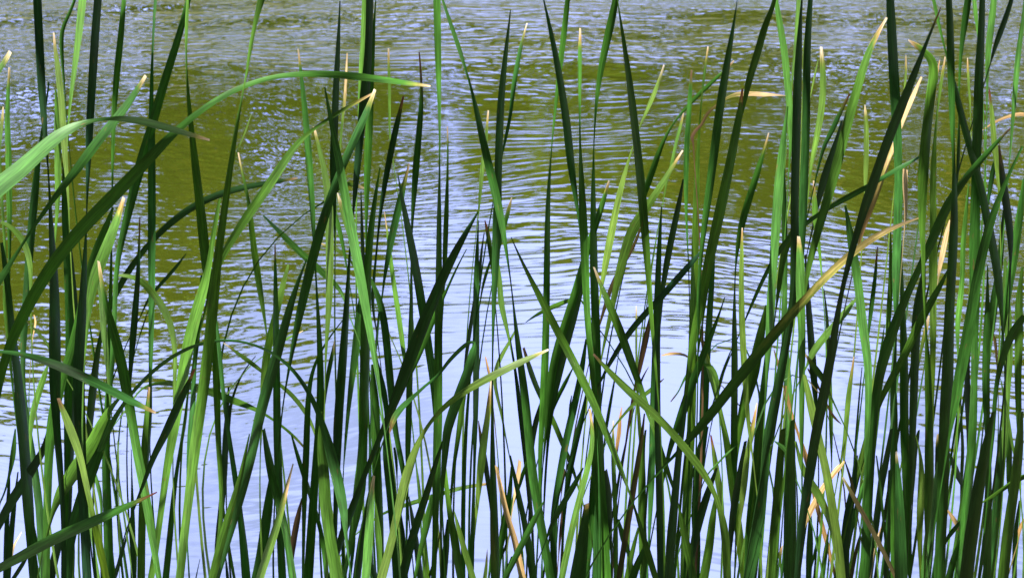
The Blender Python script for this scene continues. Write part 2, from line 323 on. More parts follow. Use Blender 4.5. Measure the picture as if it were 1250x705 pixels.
# ------------------------------------------------------------------ reeds
# Each line: key, distance step, kind of leaf, dry tip | crop, then x,y,width[,facing] control points from tip to base.
TRACES = """
a1 3 g ^|A0 183,-20,46,1 192,200,46,3 205,450,42,5 218,640,28,6 A1 232,60,10,3 240,180,9,2 250,400,26,0 265,600,44,0 A2 270,50,54,0 272,250,64,0 270,450,64,1 275,650,42,1 A3 288,100,38,4 300,250,30,4 310,420,24,3 312,700,30,2
a2 3 g ^|A0 482,-20,42,0 462,250,46,0 450,450,44,1 440,560,42,3 436,700,38,4 A1 430,100,28,5 426,250,12,4 424,380,6,2 415,550,24,0 410,700,38,0 A2 405,100,48,0 395,250,60,0 385,450,64,1 392,650,60,2 A3 400,200,54,3 412,400,50,2 420,600,50,5 425,700,50,5
a3 5 g ^|A0 607,-20,20,7 598,120,32,2 580,280,36,1 565,420,34,3 558,520,28,5 552,690,22,6 A1 550,60,16,5 550,200,10,4 548,300,6,3 545,480,10,1 A2 540,100,22,1 530,250,20,2 A3 525,100,8
a4 6 g ^|A0 408,-20,42,8 390,150,38,8 370,300,30,8 350,450,20,7 337,570,10,7 A1 325,60,6
a5 4 y o1|A0 262,160,5,7 267,230,16 285,350,32,7 300,500,36,7 312,690,34,7 A1 318,60,30,7 328,180,18,7 336,300,8,6 340,420,6
a6 5 g -|A0 272,440,8,5 280,600,34,5 A1 282,60,38,6 283,180,36,6 280,300,24,6 272,420,12,6 265,520,4
a7 5 g -|A1 308,90,6,2 312,150,14,2 315,300,34,3 325,450,42,3 332,600,44,4 A2 336,100,40,4 340,300,42,4 335,500,46,2 330,680,40,3 A3 328,200,30,2 322,450,20,2
a8 6 g -|A1 340,440,6,1 350,560,20,1 A2 365,50,34,1 375,250,36,1 360,500,46,0 350,690,44,0 A3 340,200,44,0 330,400,44,1 320,700,40,3
a9 8 g ^|A0 372,-20,16,4 335,80,16,4 305,130,24,4 302,250,22,4 312,380,10,4 318,470,5
a10 5 g ^|A0 762,-20,18,7 752,120,14,7 746,220,10,6 744,300,14,3 740,420,22,2 738,520,24,2 740,600,36,2 A1 742,60,40,2 742,250,44,3 742,420,44,4 742,600,40,5 A2 742,100,34,6 738,300,26,6 735,450,18,5 733,600,10,3
a11 5 g ^|A0 926,-20,26,5 905,80,32,3 860,230,40,2 810,380,46,2 770,520,50,2 735,650,50,2 A1 700,60,60,2 660,200,52,3 625,350,44,4 590,480,36,5 570,560,28,5 562,680,26,6 A2 562,60,26,7 558,200,28,6 545,350,38,5 530,500,36,5 520,700,42,4 A3 515,100,44,4 522,300,48,4 530,500,50,4 532,700,54,4
a12 4 g ^|A0 918,-20,12,7 912,90,20,7 906,200,14,7 910,320,8,5 915,420,14,3 928,550,26,2 942,690,34,2 A1 955,100,44,2 975,250,48,1 990,400,56,2 1005,550,54,3 1010,640,50,4 A2 1030,40,44,3 1055,250,40,2 1060,420,44,1 1063,600,36,3 A3 1068,80,30,4 1082,250,24,5 1085,400,24,5 1070,560,30,4 1050,700,40,4
a12b 4 g -|A2 1055,120,6,6 1062,180,14,6 1075,350,26,6 1090,500,22,6 1105,620,22,5 A3 1125,60,26,5 1145,180,30,4 1162,300,32,2 1180,420,34,1 1195,560,44,1 1205,700,50,2
a12c 7 g -|A2 1118,480,8,1 1112,620,24,1 A3 1104,20,36,1 1098,200,36,1 1085,350,34,1 1065,520,30,0 1055,700,20,1
a13 1 g ^|B0 32,-20,46,4 22,40,36,5 A0 1247,80,22,6 1225,230,22,6 1208,350,12,7 1185,470,6,6 1172,520,14,4 1155,640,22,3 A1 1140,20,26,3 1115,200,36,2 1095,350,40,2 1072,500,46,2 1055,650,54,2 A2 1045,50,62,3 1030,200,60,3 1010,380,62,4 985,550,60,5 965,690,60,6 A3 950,60,62,7 930,250,54,7 910,400,46,7 895,550,48,6 880,690,46,5
a14 3 g -|A1 1075,265,8,5 1052,380,28,5 1035,480,26,5 1025,620,36,6 A2 985,30,60,7 950,150,64,7 915,300,66,7 890,450,60,7 870,600,54,7 850,690,56,6 A3 835,60,50,6 812,200,42,6 795,330,36,6 775,480,34,5 755,620,36,5 740,700,36,5
a15 5 g -|A1 985,640,8,3 A2 980,80,26,3 965,250,30,3 945,400,24,5 948,520,28,7 935,660,34,7 A3 920,80,20,6 915,250,8,5
a15b 5 g -|A2 922,470,6,5 905,650,20,5 A3 890,30,18,4 870,150,20,2 850,300,26,2 832,500,34,2 812,700,38,2
a16 2 g o1|A0 713,370,10,7 688,422,26 640,490,38,8 580,570,48,7 520,640,50,7 460,700,52,7 A1 430,60,54,5 350,150,44,5 290,230,34,3 230,310,26,2 180,380,20,2 140,440,12,3 90,520,16,5 40,600,30,5 0,660,40,5 -60,750,44,5
a17 0 g o1|A0 1025,685,8,3 955,664,22 880,645,36,2 800,620,42,2 700,592,44,2 600,572,34,2 520,568,16,4 465,575,12,6 400,592,34,8 320,630,56,8 250,675,74,8 A1 180,60,84,8 100,120,92,8 20,185,100,8 -60,245,100,8 -140,330,100,7 -220,470,95,6
a18 1 g o1|B0 855,421,6,8 795,414,24 700,400,30,8 600,385,36,7 500,375,44,4 400,365,40,3 300,358,36,6 200,358,30,7 100,368,28,7 20,388,26,7 A0 1150,430,30,7 1050,490,32,7 950,560,34,6 880,620,38,5 800,690,52,4 A1 760,50,58,1 690,110,64,0 610,200,70,0 520,290,74,0 430,380,74,0 340,480,72,0 260,580,70,0 190,690,66,0 A2 150,70,64,0 100,150,60,0 60,240,56,0 30,320,50,0 0,430,46,0 -25,560,50,0
a19 4 g -|A2 240,670,10,0 A3 220,70,36,0 180,140,46,0 120,240,60,0 50,350,52,0 0,440,46,0 -50,530,44,0
a20 4 g -|A1 8,480,14,1 25,600,30,2 42,700,34,2 A2 50,100,34,1 60,220,36,0 85,380,44,0 100,550,54,0 115,700,60,0 A3 120,60,58,0 130,200,60,0 140,350,60,0 150,500,50,1 165,700,50,4
a22 6 g o1|A0 46,330,7,6 43,400,16 34,520,24,6 36,650,30,6 A1 40,50,34,6 44,250,32,6 46,400,24,5 46,560,14,4 A2 46,60,6
a23 6 y w1|A0 16,522,6,7 10,590,16 4,650,18,8 -5,720,18,7
a23b 4 y w1|A0 50,252,20,8 25,297,26 0,335,26,8 -25,380,24,7 -60,480,24
a24 7 g -|A1 2,60,8,6 5,230,16,6 18,420,14,6 28,560,16,5 A2 20,60,22,5 35,180,24,5 45,320,14,4
a25 3 y -|A1 5,380,8,7 45,395,28,8 90,440,34,8 125,500,34,8 145,580,28,7 150,690,16,6 A2 150,60,8,6
a26 5 g -|A0 240,400,8,3 232,480,10,3 205,640,14,2 A1 185,80,26,3 175,200,40,3 160,350,44,4 145,500,44,4 135,650,40,5 A2 125,100,40,5 112,250,36,5 108,400,24,6 118,550,22,6 140,690,24,6 A3 158,60,24,5 172,150,28,5 190,350,42,6 200,520,42,6 212,690,44,6
a21 6 g -|A2 105,420,8,6 122,520,20,6 128,640,24,6 A3 125,150,30,6 135,350,40,6 150,550,44,6 170,690,50,5
a27 5 g -|A2 235,370,8,6 215,430,30,6 185,520,36,6 160,610,34,6 150,690,20,6 A3 148,60,12
a28 4 y -|A2 122,150,4,8 165,195,12,8 225,262,16,8 260,330,10
a28b 6 d -|A2 166,128,5,8 176,160,10 168,195,7 160,240,4
a29 0 g o1|A2 762,606,5,7 715,588,24 660,560,40,8 580,515,46,7 480,465,50,5 400,430,54,3 300,385,52,3 200,345,42,4 100,318,28,5 0,302,14,6 -70,300,20,5 -160,340,30,5 -260,460,36,4
a30 0 g r1|A3 768,289,4,6 690,325,20 635,352,34,6 560,385,46,6 450,435,60,5 350,480,64,4 250,525,64,3 150,580,62,3 60,630,54,3 0,660,46,1 -70,700,44,1
a31 3 g o1|A1 606,260,10,8 583,335,34 560,400,48,8 530,480,60,7 490,580,66,6 450,690,60,6 A2 440,60,40,6 430,160,16,6
a32 4 g -|A1 552,310,8,3 540,370,26,3 500,450,50,3 450,580,56,4 420,700,50,4 A2 410,60,50,4 385,150,46,5 360,280,46,5 330,350,40,5 290,480,56,5 260,600,60,5 A3 240,60,50,5 232,300,44,5 228,500,42,5 225,700,40,5
a33 2 g o1|A1 481,570,8,7 490,655,26 497,700,24,8 A2 500,50,22,4 525,120,36,3 565,220,50,2 595,350,56,2 618,500,58,3 640,600,54,5 650,700,50,6 A3 660,60,50,6 685,180,52,6 705,280,50,6 725,400,48,6 745,530,40,6 765,650,32,6 778,720,28,6
a34 4 y -|A1 470,650,6,7 A2 495,30,30,7 505,200,36,7 520,330,26,7 530,450,16,6
a35 4 g r1|A1 684,356,5,4 682,440,10 680,520,16,4 676,620,24,4 672,700,28,4 A2 665,60,34,3 655,180,38,2 645,300,34,2 638,400,22,1 630,520,14
a36 5 g -|A1 912,532,3,2 870,590,16,1 800,670,20,1 A2 740,30,18,1 710,80,12,1 690,130,6
a36b 6 g -|A2 728,100,4,3 700,180,8,3 675,260,5,4
a37 4 y -|A1 580,640,10,7 640,635,26,8 700,665,36,8 A2 740,15,42,8 790,80,42,8 830,160,38,8 850,250,30,8 856,380,24,7 852,500,16,6 848,620,8,6
a38 6 g o1|B1 205,166,6,5 165,176,18 80,186,26,5 A1 1250,200,32,5 1150,215,36,5 1050,245,40,5 960,285,40,4 880,340,40,3 800,410,36,3 740,470,32,2 700,520,30,1 640,590,36,1 590,670,36,1 A2 545,80,24,1 490,210,24,1 475,330,30,0 460,450,44,0 445,600,42,0 435,690,36,0 A3 430,200,20,1
a39 1 g -|A3 490,90,30,1 A2 530,680,36,1 560,610,26,1 600,560,22,1 660,490,20,1 740,400,22,1 820,340,22,2 900,290,20,2 980,255,18,3 1050,240,16,5 1150,240,14,5 B2 0,268,14,5 80,300,16,4 150,350,18,3 210,410,22,3 260,490,26,3 300,570,30,3 340,680,36,3 B3 350,20,50,3 370,110,60,4 400,230,62,5 425,340,56,7 437,440,34,6 440,490,12,6
a39b 4 g -|A2 540,640,14,1 A3 500,50,50,1 450,180,66,2 400,320,64,3 360,450,60,3 335,580,50,4 330,700,50,4
a40 3 g -|A2 592,525,10,6 540,580,26,6 500,640,52,6 A3 460,40,68,6 400,130,76,6 340,220,80,5 290,300,60,5 260,370,30,4 248,430,10
a41 1 y b1|A2 286,535,8,6 300,585,30 340,660,46,8 A3 360,20,48,8 385,80,42,8 400,130,34,8 415,220,34,7 435,310,30,7 455,400,28,5 470,480,36,2 490,580,44,2 515,690,36,3
a42 6 g -|A3 455,160,6,6 465,210,18,6 482,270,24,6 495,350,16,5 495,460,10
a43 6 y -|A3 576,40,5,8 577,120,14,8 580,250,8,8 582,500,5,7 584,700,5
a44 5 g -|A3 642,80,3,2 645,250,10,1 648,400,24,1 650,550,30,1 652,700,34,1
a45 5 g -|A3 642,415,3,1 610,540,14,1 575,660,24,1 555,720,28,1
a46 3 g o1|A2 729,480,7,7 725,540,22 718,620,28,5 710,700,30,5 A3 705,60,36,3 700,220,38,2 695,400,42,2 692,550,42,3 690,700,44,3
a46b 4 g -|A2 741,470,6,0 738,600,18,0 A3 722,80,28,0 712,220,24,0 700,330,12,1
a47 2 g r1|A2 952,392,4,2 932,440,22 900,510,40,0 860,600,48,0 820,690,48,0 A3 800,30,42,0 760,100,36,0 725,190,26,0 700,260,20,0 670,330,10
a48 5 g o1|B3 258,95,4,7 232,60,15 B2 200,725,18,7 160,690,16,7 100,650,13,5 50,615,14,7 0,580,24,8 A2 1200,570,36,7 1120,540,44,6 1030,505,42,4 950,482,44,1 870,465,38,1 800,458,26,1 740,455,14,2 700,465,14,7 665,485,10,8 640,560,6
a49 6 g -|A2 1250,330,3,4 1200,390,8,3 1160,470,12,2 1130,560,16,2 1120,650,20,2 A3 1112,80,12,2
a50 5 y w1|A2 1093,265,4,7 1122,285,9 1180,330,24,6 1250,375,30,7 B2 40,415,14,6 70,440,10,7 120,465,22,8 180,520,26,8 230,580,26,8 270,650,22,7 290,695,12,6 B3 310,90,6
a51 1 g -|A3 1220,5,4,4 1200,100,18,4 1180,200,26,4 1150,300,34,5 1110,430,42,5 1075,560,48,5 1040,700,44,5
a52 1 g -|B1 250,560,4,4 215,640,18,4 195,700,26,3 B2 175,60,38,3 140,200,50,3 100,340,58,4 55,490,62,4 15,630,58,5 A3 1240,60,54,6 1215,180,50,5 1195,260,46,2 1172,340,44,3 1145,420,40,5 1120,520,32,5 1090,620,26,5 1070,690,22,5
a53 6 g -|A3 978,615,3,3 968,660,5,3 958,710,8
a54 6 g -|A3 1102,590,4,1 1112,690,18,1
a55 6 g -|A3 75,-20,8,5 65,100,30,5 42,220,14,3 20,300,10,2 0,340,10
a55b 6 g -|A3 48,150,4,1 42,300,20,1 32,480,26,2 25,700,22,3
a55c 5 g -|A3 88,190,5,1 70,350,24,1 55,500,32,1 40,690,32,1
a56 6 d -|A3 105,484,4,7 85,520,8 68,545,12 60,600,8
a57 4 g -|A3 140,590,12,1 105,650,24,1 70,705,24,1
a58 5 g -|A3 355,460,16,4 350,580,36,5 345,700,40,5
a58b 6 g -|A3 300,480,16,0 280,560,46,0 260,640,46,0 250,720,40,2
a58c 6 g -|A3 495,430,10,2 496,560,16,2 500,700,20,3
a58d 6 y -|A3 668,575,5,6 662,640,18,6 655,720,26,6
b2 4 g o1|B0 208,240,5,6 216,310,15 222,345,17,6 232,450,26,5 245,580,34,6 255,690,38,6 B1 260,80,40,6 272,220,34,6 280,350,28,6 285,450,18,6 290,560,10,3 298,700,10,2 B2 302,60,16,1 310,200,26,1 318,350,36,2 318,550,44,3 315,690,46,3 B3 300,60,42,2 290,250,46,2 275,450,50,2 260,690,54,2
b4 5 g -|B0 413,5,5,1 408,150,18,1 402,280,28,1 395,400,36,1 390,550,40,1 385,690,42,2 B1 380,80,44,2 378,180,36,3 385,300,26,3 388,420,10,2 B2 388,60,6
b5 6 g ^|B0 532,-20,26,6 525,150,26,7 518,300,26,7 510,430,22,6 505,560,10
b6 4 g ^|B0 562,-20,42,0 558,150,42,1 553,300,46,1 540,440,56,1 520,600,46,2 505,700,42,5 B1 500,80,42,5 490,200,32,5 480,300,16,4 475,360,6,3 465,480,10,1 455,580,16,1 455,690,22,0 B2 450,50,30,0 440,200,40,0 425,400,50,1 408,600,52,2 400,690,54,2 B3 402,100,46,2 395,300,30,1 390,500,24,1 385,700,24,1
b7 5 g -|B0 588,0,4,1 580,100,14,2 572,250,26,2 570,400,24,2 560,550,38,5 550,690,44,5 B1 548,80,42,5 544,220,32,5 541,350,18,5 540,450,10,4 B2 542,40,6
b8 2 g w1|B0 584,437,7,8 566,500,32 540,570,38,7 505,640,44,6 470,700,46,6 B1 430,90,42,5 380,220,46,4 340,340,52,2 310,450,54,1 280,560,54,1 250,690,52,2 B2 225,80,50,3 200,200,36,4 170,350,20,4 150,470,10,3 130,570,8,2 120,700,10
b9 3 g o1|B0 577,455,7,7 495,497,20 420,540,22,3 340,590,18,3 290,625,16,5 240,660,24,7 190,700,34,7 B1 140,90,46,7 90,170,52,7 30,250,54,6 A1 1245,300,54,6 1200,360,52,5 1150,450,42,5 1105,500,40,5 1060,600,30,4 A2 1010,80,14
b10 3 y o1|B0 285,620,5,8 300,672,18 B1 310,20,24,7 330,100,28,7 348,180,38,8 358,240,46,9 358,300,48,9 360,450,46,9 362,600,44,9 360,700,42,8 B2 358,80,36,8 350,200,24,7 342,330,12,6 340,450,6
b11 1 g -|B0 338,425,4,4 350,500,16,3 368,600,26,3 390,690,36,3 B1 405,60,42,3 425,180,48,5 450,320,52,6 480,470,56,6 510,620,56,7 525,690,56,7 B2 530,40,52,7 555,180,42,7 580,320,32,7 600,450,20,6 615,560,12,6 B3 640,60,6
b12 7 y d3|B0 448,260,5,7 443,350,13 440,440,17 436,490,17 428,560,15,6 420,640,12,6 415,700,10,6 B1 410,80,5
b13 7 y o1|B0 650,238,5,6 650,305,14 655,400,18,6 655,520,16,6 655,620,12,6 B1 662,20,8,6 680,130,4
b14 5 g r1|B0 723,470,4,3 708,535,22 690,620,34,2 670,700,36,2 B1 655,80,36,2 630,200,30,4 612,320,20,4 600,420,12,3 590,560,12,1 575,680,20,1 B2 570,60,20,1 568,150,12,1 B1 590,900,5
b14c 6 g -|B2 625,0,5,2 605,120,14,1 592,270,14,1 585,350,6
b15 5 g r2|B0 800,255,5,3 808,325,12 813,405,12 818,440,18,5 812,520,28,4 800,640,34,3 795,700,36,2 B1 785,100,40,3 775,250,30,4 765,370,16,5 760,480,6,3 762,600,12,1 B2 763,30,18,1 760,200,30,1 755,400,36,1 750,600,36,2 748,700,36,2 B3 745,80,30,1 742,260,16,3 740,420,16,4 738,560,8
b16 3 g ^|B0 887,-20,42,6 890,150,40,6 893,300,36,6 898,450,24,7 900,600,14,7 902,700,10,7 B1 900,100,8,3 898,200,14,1 896,350,26,1 895,500,32,1 895,650,38,1 B2 893,50,42,1 893,250,46,2 893,450,48,5 892,690,50,5 B3 887,100,48,5 882,300,42,5 878,500,32,2 870,700,30,3
b17 2 g ^|B0 908,-20,10,7 940,90,20,8 980,200,26,8 1010,280,22,8 1030,330,14,7 1045,385,6,4 1065,460,18,2 1090,580,32,2 1118,690,42,2 B1 1130,80,46,4 1165,200,48,6 1190,320,46,6 1210,430,32,7 1230,540,16,5 1245,630,8,3 C2 8,50,8,1 25,200,24,1 45,350,38,2 65,500,46,4 85,690,48,5 C3 90,80,50,5 110,250,52,5 135,400,50,5 165,550,50,5 190,700,48,5
b18 3 g -|B0 1247,50,4,1 1232,200,20,1 1215,350,32,1 1200,520,42,1 1195,690,44,1 B1 1190,100,44,1 1187,230,42,2 1185,350,54,4 1178,480,50,5 1168,690,34,6 B2 1163,100,24,6 1160,250,12,6 1158,400,8,1 1158,600,16,1 1160,700,20,0 B3 1160,80,28,0 1165,250,38,0 1172,500,50,0 1176,700,52,0
b19 6 y o1|B0 1138,540,4,7 1131,610,17 1130,660,18,7 B1 1112,90,24,8 1100,220,20,7 1092,320,10,6 1080,420,4
b20 2 g -|B1 1088,330,4,5 1040,410,26,4 990,500,42,2 940,600,52,1 900,690,58,1 B2 870,60,62,1 800,230,72,1 750,370,70,1 700,510,58,1 650,640,38,1 620,700,28,1 B3 590,60,32,1 555,150,28,1 520,250,32,1 470,370,42,1 430,490,46,0 400,580,32,0 370,700,30
b20b 3 g -|B1 1032,512,3,4 980,610,12,3 945,690,14,4 B2 925,30,14,5 890,100,28,5 850,200,32,5 790,340,36,5 740,450,20,4
b21 5 g d1|B0 938,618,4,5 940,680,9 B1 940,40,10,6 938,170,14,3 935,300,26,3 930,450,30,3 925,600,26,3 920,700,14,2
b22 4 g -|B1 609,112,3,2 590,220,18,1 570,380,34,1 555,520,42,1 545,690,48,1 B2 545,100,58,1 540,300,56,0 535,500,54,0 530,690,52,1 B3 525,80,52,5 512,250,70,5 495,400,58,5 465,520,32,5 435,700,22,5
b23 5 g -|B2 518,-10,8,5 515,60,28,5 505,150,44,5 490,300,46,5 470,450,34,5 455,580,24,5 442,720,16,4
b24 6 g -|B1 515,230,4,1 518,350,14,1 522,500,22,1 530,620,18,1 535,720,8
b25 4 g -|B1 550,635,8,8 590,690,26,7 B2 610,40,34,5 630,150,42,3 645,300,44,4 655,420,44,5 668,550,40,5 680,690,32,4 B3 700,80,30,5 720,160,32,4 740,300,20,3 750,420,6
b26 6 g d1|B1 630,330,3,6 641,405,8 655,520,22,6 670,640,26,6 B2 685,30,28,7 700,130,30,7 720,280,28,6 735,400,10,5
b27 4 g -|B1 697,152,3,2 715,260,20,1 745,400,38,1 775,550,46,1 800,690,48,1 B2 810,60,50,2 830,180,48,4 850,320,46,5 870,450,40,5 880,600,30,4
b28 5 g o1|B1 751,93,5,5 734,165,18 715,240,38,4 690,350,42,5 665,460,40,5 645,570,28,5 630,650,16,5 622,720,8
b29 5 g -|B1 38,348,4,4 90,400,22,5 160,470,36,4 230,540,38,5 300,600,38,6 360,660,36,7 410,700,26,7 B2 435,40,14,7 450,110,5
b31 5 g o1|B1 538,217,4,5 505,208,22 455,192,22,4 415,200,20,3 385,250,14
b32 4 y w1|B1 401,238,5,8 413,285,22 425,330,30,9 440,390,26,8 465,480,10
b33 6 g -|B1 388,325,14,6 395,360,22,6 410,420,26,6 430,510,18,5 447,610,7
b34 6 y d1|B1 297,478,3,8 335,490,12 390,512,18,9 420,528,24,8 460,560,16,7 500,640,6
b36 4 g b1|B1 95,487,3,3 96,560,13 97,680,22,1 B2 97,60,28,0 98,200,36,0 102,350,38,1 103,520,42,2 105,690,44,4 B3 108,100,44,4 115,300,44,3 120,500,42,3 130,700,46,3
b37 4 y -|B1 160,588,3,7 145,640,24,8 130,700,36,7 B2 118,50,36,5 100,130,38,3 75,220,44,3 50,350,44,4 38,500,36,5 30,640,14
b38 6 y o1|A1 1165,40,6,7 1177,110,13 1200,200,13,4 1215,270,20,4 1225,350,28,3 1240,500,36,3 B1 0,560,38,3 12,650,38,3 18,700,36,4 B2 30,60,28,5 45,150,16,5 55,230,6
b38b 7 y -|A0 1230,553,3,7 1205,630,9,6 1172,710,7
b40 4 g -|B2 430,150,4,3 370,215,10,3 320,300,12,3 280,370,18,2 262,450,24,2 255,560,32,3 250,690,36,2 B3 248,80,38,1 242,200,38,2 238,350,28,5 235,500,20,5 232,690,14,5
b41 6 g w1|B2 391,238,5,5 381,295,17 360,390,26,3 345,480,20,2 335,580,10
b44 6 y o1|B2 232,206,4,7 195,226,12 150,245,14,7 90,290,6
b45 1 g b1|B2 655,705,6,8 668,655,30 685,620,36,5 720,575,34,5 775,525,22,6 830,475,16,6 890,425,16,5 950,350,22,1 1010,290,24,1 1045,264,20,4 1070,264,14,5 1062,310,40,5 1040,400,54,4 1000,510,58,3 960,620,56,4 938,700,50,4 B3 925,120,36,3 915,260,20,3 910,420,8
b46 1 y w1|C2 183,298,5,8 125,320,24 60,352,36,9 0,380,42,8 B2 1150,430,44,8 1060,475,42,7 990,520,36,5 920,570,30,4 870,620,24,3 830,670,16,6 B3 800,20,28,7 770,100,42,7 740,200,56,8 710,300,56,8 690,420,44,7 665,530,46,8 640,620,50,8 615,710,52,8
b47 4 g -|B1 1090,372,3,2 1085,480,16,3 1080,600,28,4 B2 1078,40,36,6 1078,250,38,7 1078,450,36,7 1075,650,28,6 B3 1072,100,18,6 1068,200,14,2 1065,400,22,1 1058,600,28,2 1055,720,30,2
b48 6 g -|B1 1118,432,3,1 1105,520,14,1 1095,640,20,2 B2 1070,60,16,1 1050,200,24,1 1035,300,20,1
b49 5 g r1|B1 1121,372,5,5 1135,430,22 1145,500,26,3 1155,600,14
b50 5 g o1|B1 1253,260,5,5 1240,310,20 1222,380,24,5 1195,500,12,4
b51 6 g -|B1 1152,558,10,4 1125,640,18,3 1108,710,12,3 B2 1095,90,5
b52 5 y -|B1 1185,570,8,7 1195,660,26,7 B2 1200,60,36,7 1225,180,24,7 1245,270,10,6 C2 5,330,5
b53 5 y -|C2 20,205,4,7 B2 1250,255,18,8 1215,300,26,8 1180,370,26,8 1165,430,22,7 1172,490,22,7 1190,560,18,6 1215,680,10,6 B3 1230,60,8,3 1245,130,6
b54 5 d -|B2 1124,333,7,7 1138,400,15 1150,455,14 1158,550,6
b55 4 y o1|B2 1152,450,12,7 1142,570,30 1125,690,36,7 B3 1113,60,46,6 1098,200,42,6 1085,330,24,6 1072,470,10
b56 5 g b1|B2 1090,645,5,2 1098,710,18 B3 1108,60,28,2 1120,120,30,2 1135,220,28,2 1148,340,16,3
b57 5 g -|B2 570,370,8,4 578,480,40,4 585,620,56,5 B3 588,60,48,5 598,200,46,2 608,350,42,0 618,500,28,0 624,600,10
b57b 4 g -|B3 585,340,8,6 598,480,36,6 606,600,32,6 605,700,22,6
b58 4 g -|B2 592,350,10,2 615,450,36,3 640,560,34,3 650,640,20,3 B3 632,40,40,4 650,170,54,4 665,300,56,3 675,450,50,2 686,600,48,2 692,710,48,2
b59 1 g d1|B3 579,208,7,7 569,275,26 560,400,46,7 550,550,52,7 538,700,48,7
b60 4 g -|B3 570,230,6,1 545,380,28,1 520,520,42,1 498,700,46,0
b61 2 g -|B2 325,600,8,4 B3 320,40,48,4 335,200,62,5 340,350,66,6 360,500,62,6 385,650,68,6 395,720,68,6
b62 1 y d2|B3 184,150,4,8 165,220,15 145,300,28 120,400,38,7 90,500,46,7 55,600,48,8 22,710,44,8
b63 3 g -|B3 40,-20,12,1 48,40,28,1 65,120,42,1 90,250,52,2 115,350,46,5 140,450,38,6 160,580,38,7 178,710,46,7
b65 5 g -|B3 78,190,12,2 65,330,50,3 45,480,58,3 25,600,52,4 0,710,46,4
b66 5 g -|B3 176,10,6,2 205,110,24,4 240,220,26,2 275,320,26,1 310,440,24,1 328,520,26,5 338,600,28,6 348,710,28,6
b67 5 b -|B3 226,318,6,4 205,420,32 185,530,36 175,640,20 170,720,10
b70 7 y o1|B3 1150,247,10,8 1095,253,18 1000,268,26,8 930,290,24,8 860,312,24,7 790,335,28,4 730,352,24,5 660,378,18,4 620,390,14,5 570,430,10
b71 2 g -|B3 918,35,8,1 880,150,28,1 840,290,38,1 790,440,46,1 750,580,52,1 722,700,52,1
b72 4 g -|B3 866,300,12,5 855,360,42,5 838,440,44,5 810,560,28,5 780,700,18,5
b73 3 g -|B3 914,60,6,6 928,200,24,6 940,320,28,6 955,430,34,5 970,500,48,2 985,620,46,1 1002,710,42,1
b74 2 y -|B3 972,382,4,7 990,460,24,6 1015,550,32,5 1045,650,36,6 1065,720,36,6
b75 5 g -|B2 1035,430,8,5 1020,510,28,5 1005,600,32,5 995,700,30,5 B3 975,120,22,4 962,230,16,2 955,340,14,1 945,460,8
b76 5 g -|B3 942,420,16,2 932,560,38,2 920,710,38,2
b77 5 g -|B3 750,310,6,1 768,420,24,1 785,520,32,1 806,700,36,0
b78 5 g -|B3 710,400,12,2 720,520,34,2 725,640,36,2 735,710,30
b80 7 y -|B3 777,100,3,7 795,220,11,7 812,350,12,7 825,480,16,6 836,600,18,2 848,710,22,2
b81 6 g b1|B3 911,452,3,3 896,515,10 876,620,16,3 850,700,16,2
b82 3 d -|B3 1178,162,8,8 1190,220,24 1210,310,28 1238,430,32 C3 15,500,34 35,600,38 58,710,42
b83 4 g -|B3 1252,165,10,4 1243,300,30,4 1218,440,42,4 1200,540,34,4 1192,660,12
b84 5 g -|B3 1255,450,6,1 1225,550,14,1 1190,640,8,1
b84b 4 g -|B3 1260,600,20,1 1225,710,36,1
b85 5 y o1|B3 1133,568,3,7 1130,620,12 1125,680,22,7 1118,730,26
b85b 6 g -|B3 1150,590,8,5 1148,640,14,5 1140,710,12
b86 6 g -|B3 488,465,6,2 478,560,20,2 460,710,18,3
b87 3 g -|B3 552,600,12,0 570,650,26,0 595,720,32,0
b88 6 g -|B3 678,70,12,3 688,130,18,2 692,230,5
c1 4 g w1|C0 78,113,4,7 60,175,14 40,260,24,7 15,400,28,5 5,470,24,4 0,560,18,3 B1 1225,-40,20,2 1205,60,6
c2 3 g -|C0 158,-5,4,3 180,90,18,3 210,220,30,2 240,380,38,2 265,530,44,1 285,690,46,1 C1 292,90,44,2 303,180,36,3 316,260,26,6 328,350,10,5
c5 2 g o1|C0 338,138,5,7 338,200,20 337,260,24,8 336,400,20,8 335,520,12,7 334,600,8,4 336,680,10,2 C1 338,80,20,1 345,250,40,2 355,420,48,4 362,600,46,5 C2 368,60,38,6 375,180,36,6 385,300,30,5 400,430,30,3 410,560,24,2
c6 4 g ^|C0 278,-20,26,4 262,150,34,5 240,300,30,6 225,450,22,6 210,580,14,6 200,690,6,6 C1 197,30,5,4 190,100,10,2 182,250,24,1 178,450,34,1 175,690,38,3 C2 172,100,40,5 168,300,42,5 160,500,44,5 148,690,30,5 C3 142,60,30,5 138,200,22,5 145,350,14,5
c7 3 g ^|C0 515,-20,34,4 490,120,46,4 455,250,42,5 430,370,32,5 415,500,18,6 408,600,10,6 403,690,6,5 C1 402,80,10,3 402,200,24,1 403,350,34,2 405,500,44,1 408,690,46,1 C2 412,60,46,3 415,200,50,4 418,350,54,4 420,500,52,2 428,650,46,1 C3 425,60,70,1 425,200,76,2 438,320,64,3 450,450,62,5 462,710,62,6
c8 2 g -|C0 519,-10,3,6 530,80,10,3 550,200,22,3 575,380,34,2 595,550,44,1 612,690,44,1 C1 620,80,46,1 640,250,50,2 650,400,48,4 665,550,40,5 675,690,30,6 C2 680,60,28,6 688,180,22,6 698,300,18,6 710,420,14,5 720,560,6
c9 3 g -|C1 736,305,4,3 730,400,16,3 722,520,28,3 718,690,36,3 C2 715,80,40,2 712,220,46,3 706,400,46,4 696,600,44,5 C3 690,80,38,6 686,250,36,6 680,400,24,6 672,560,8
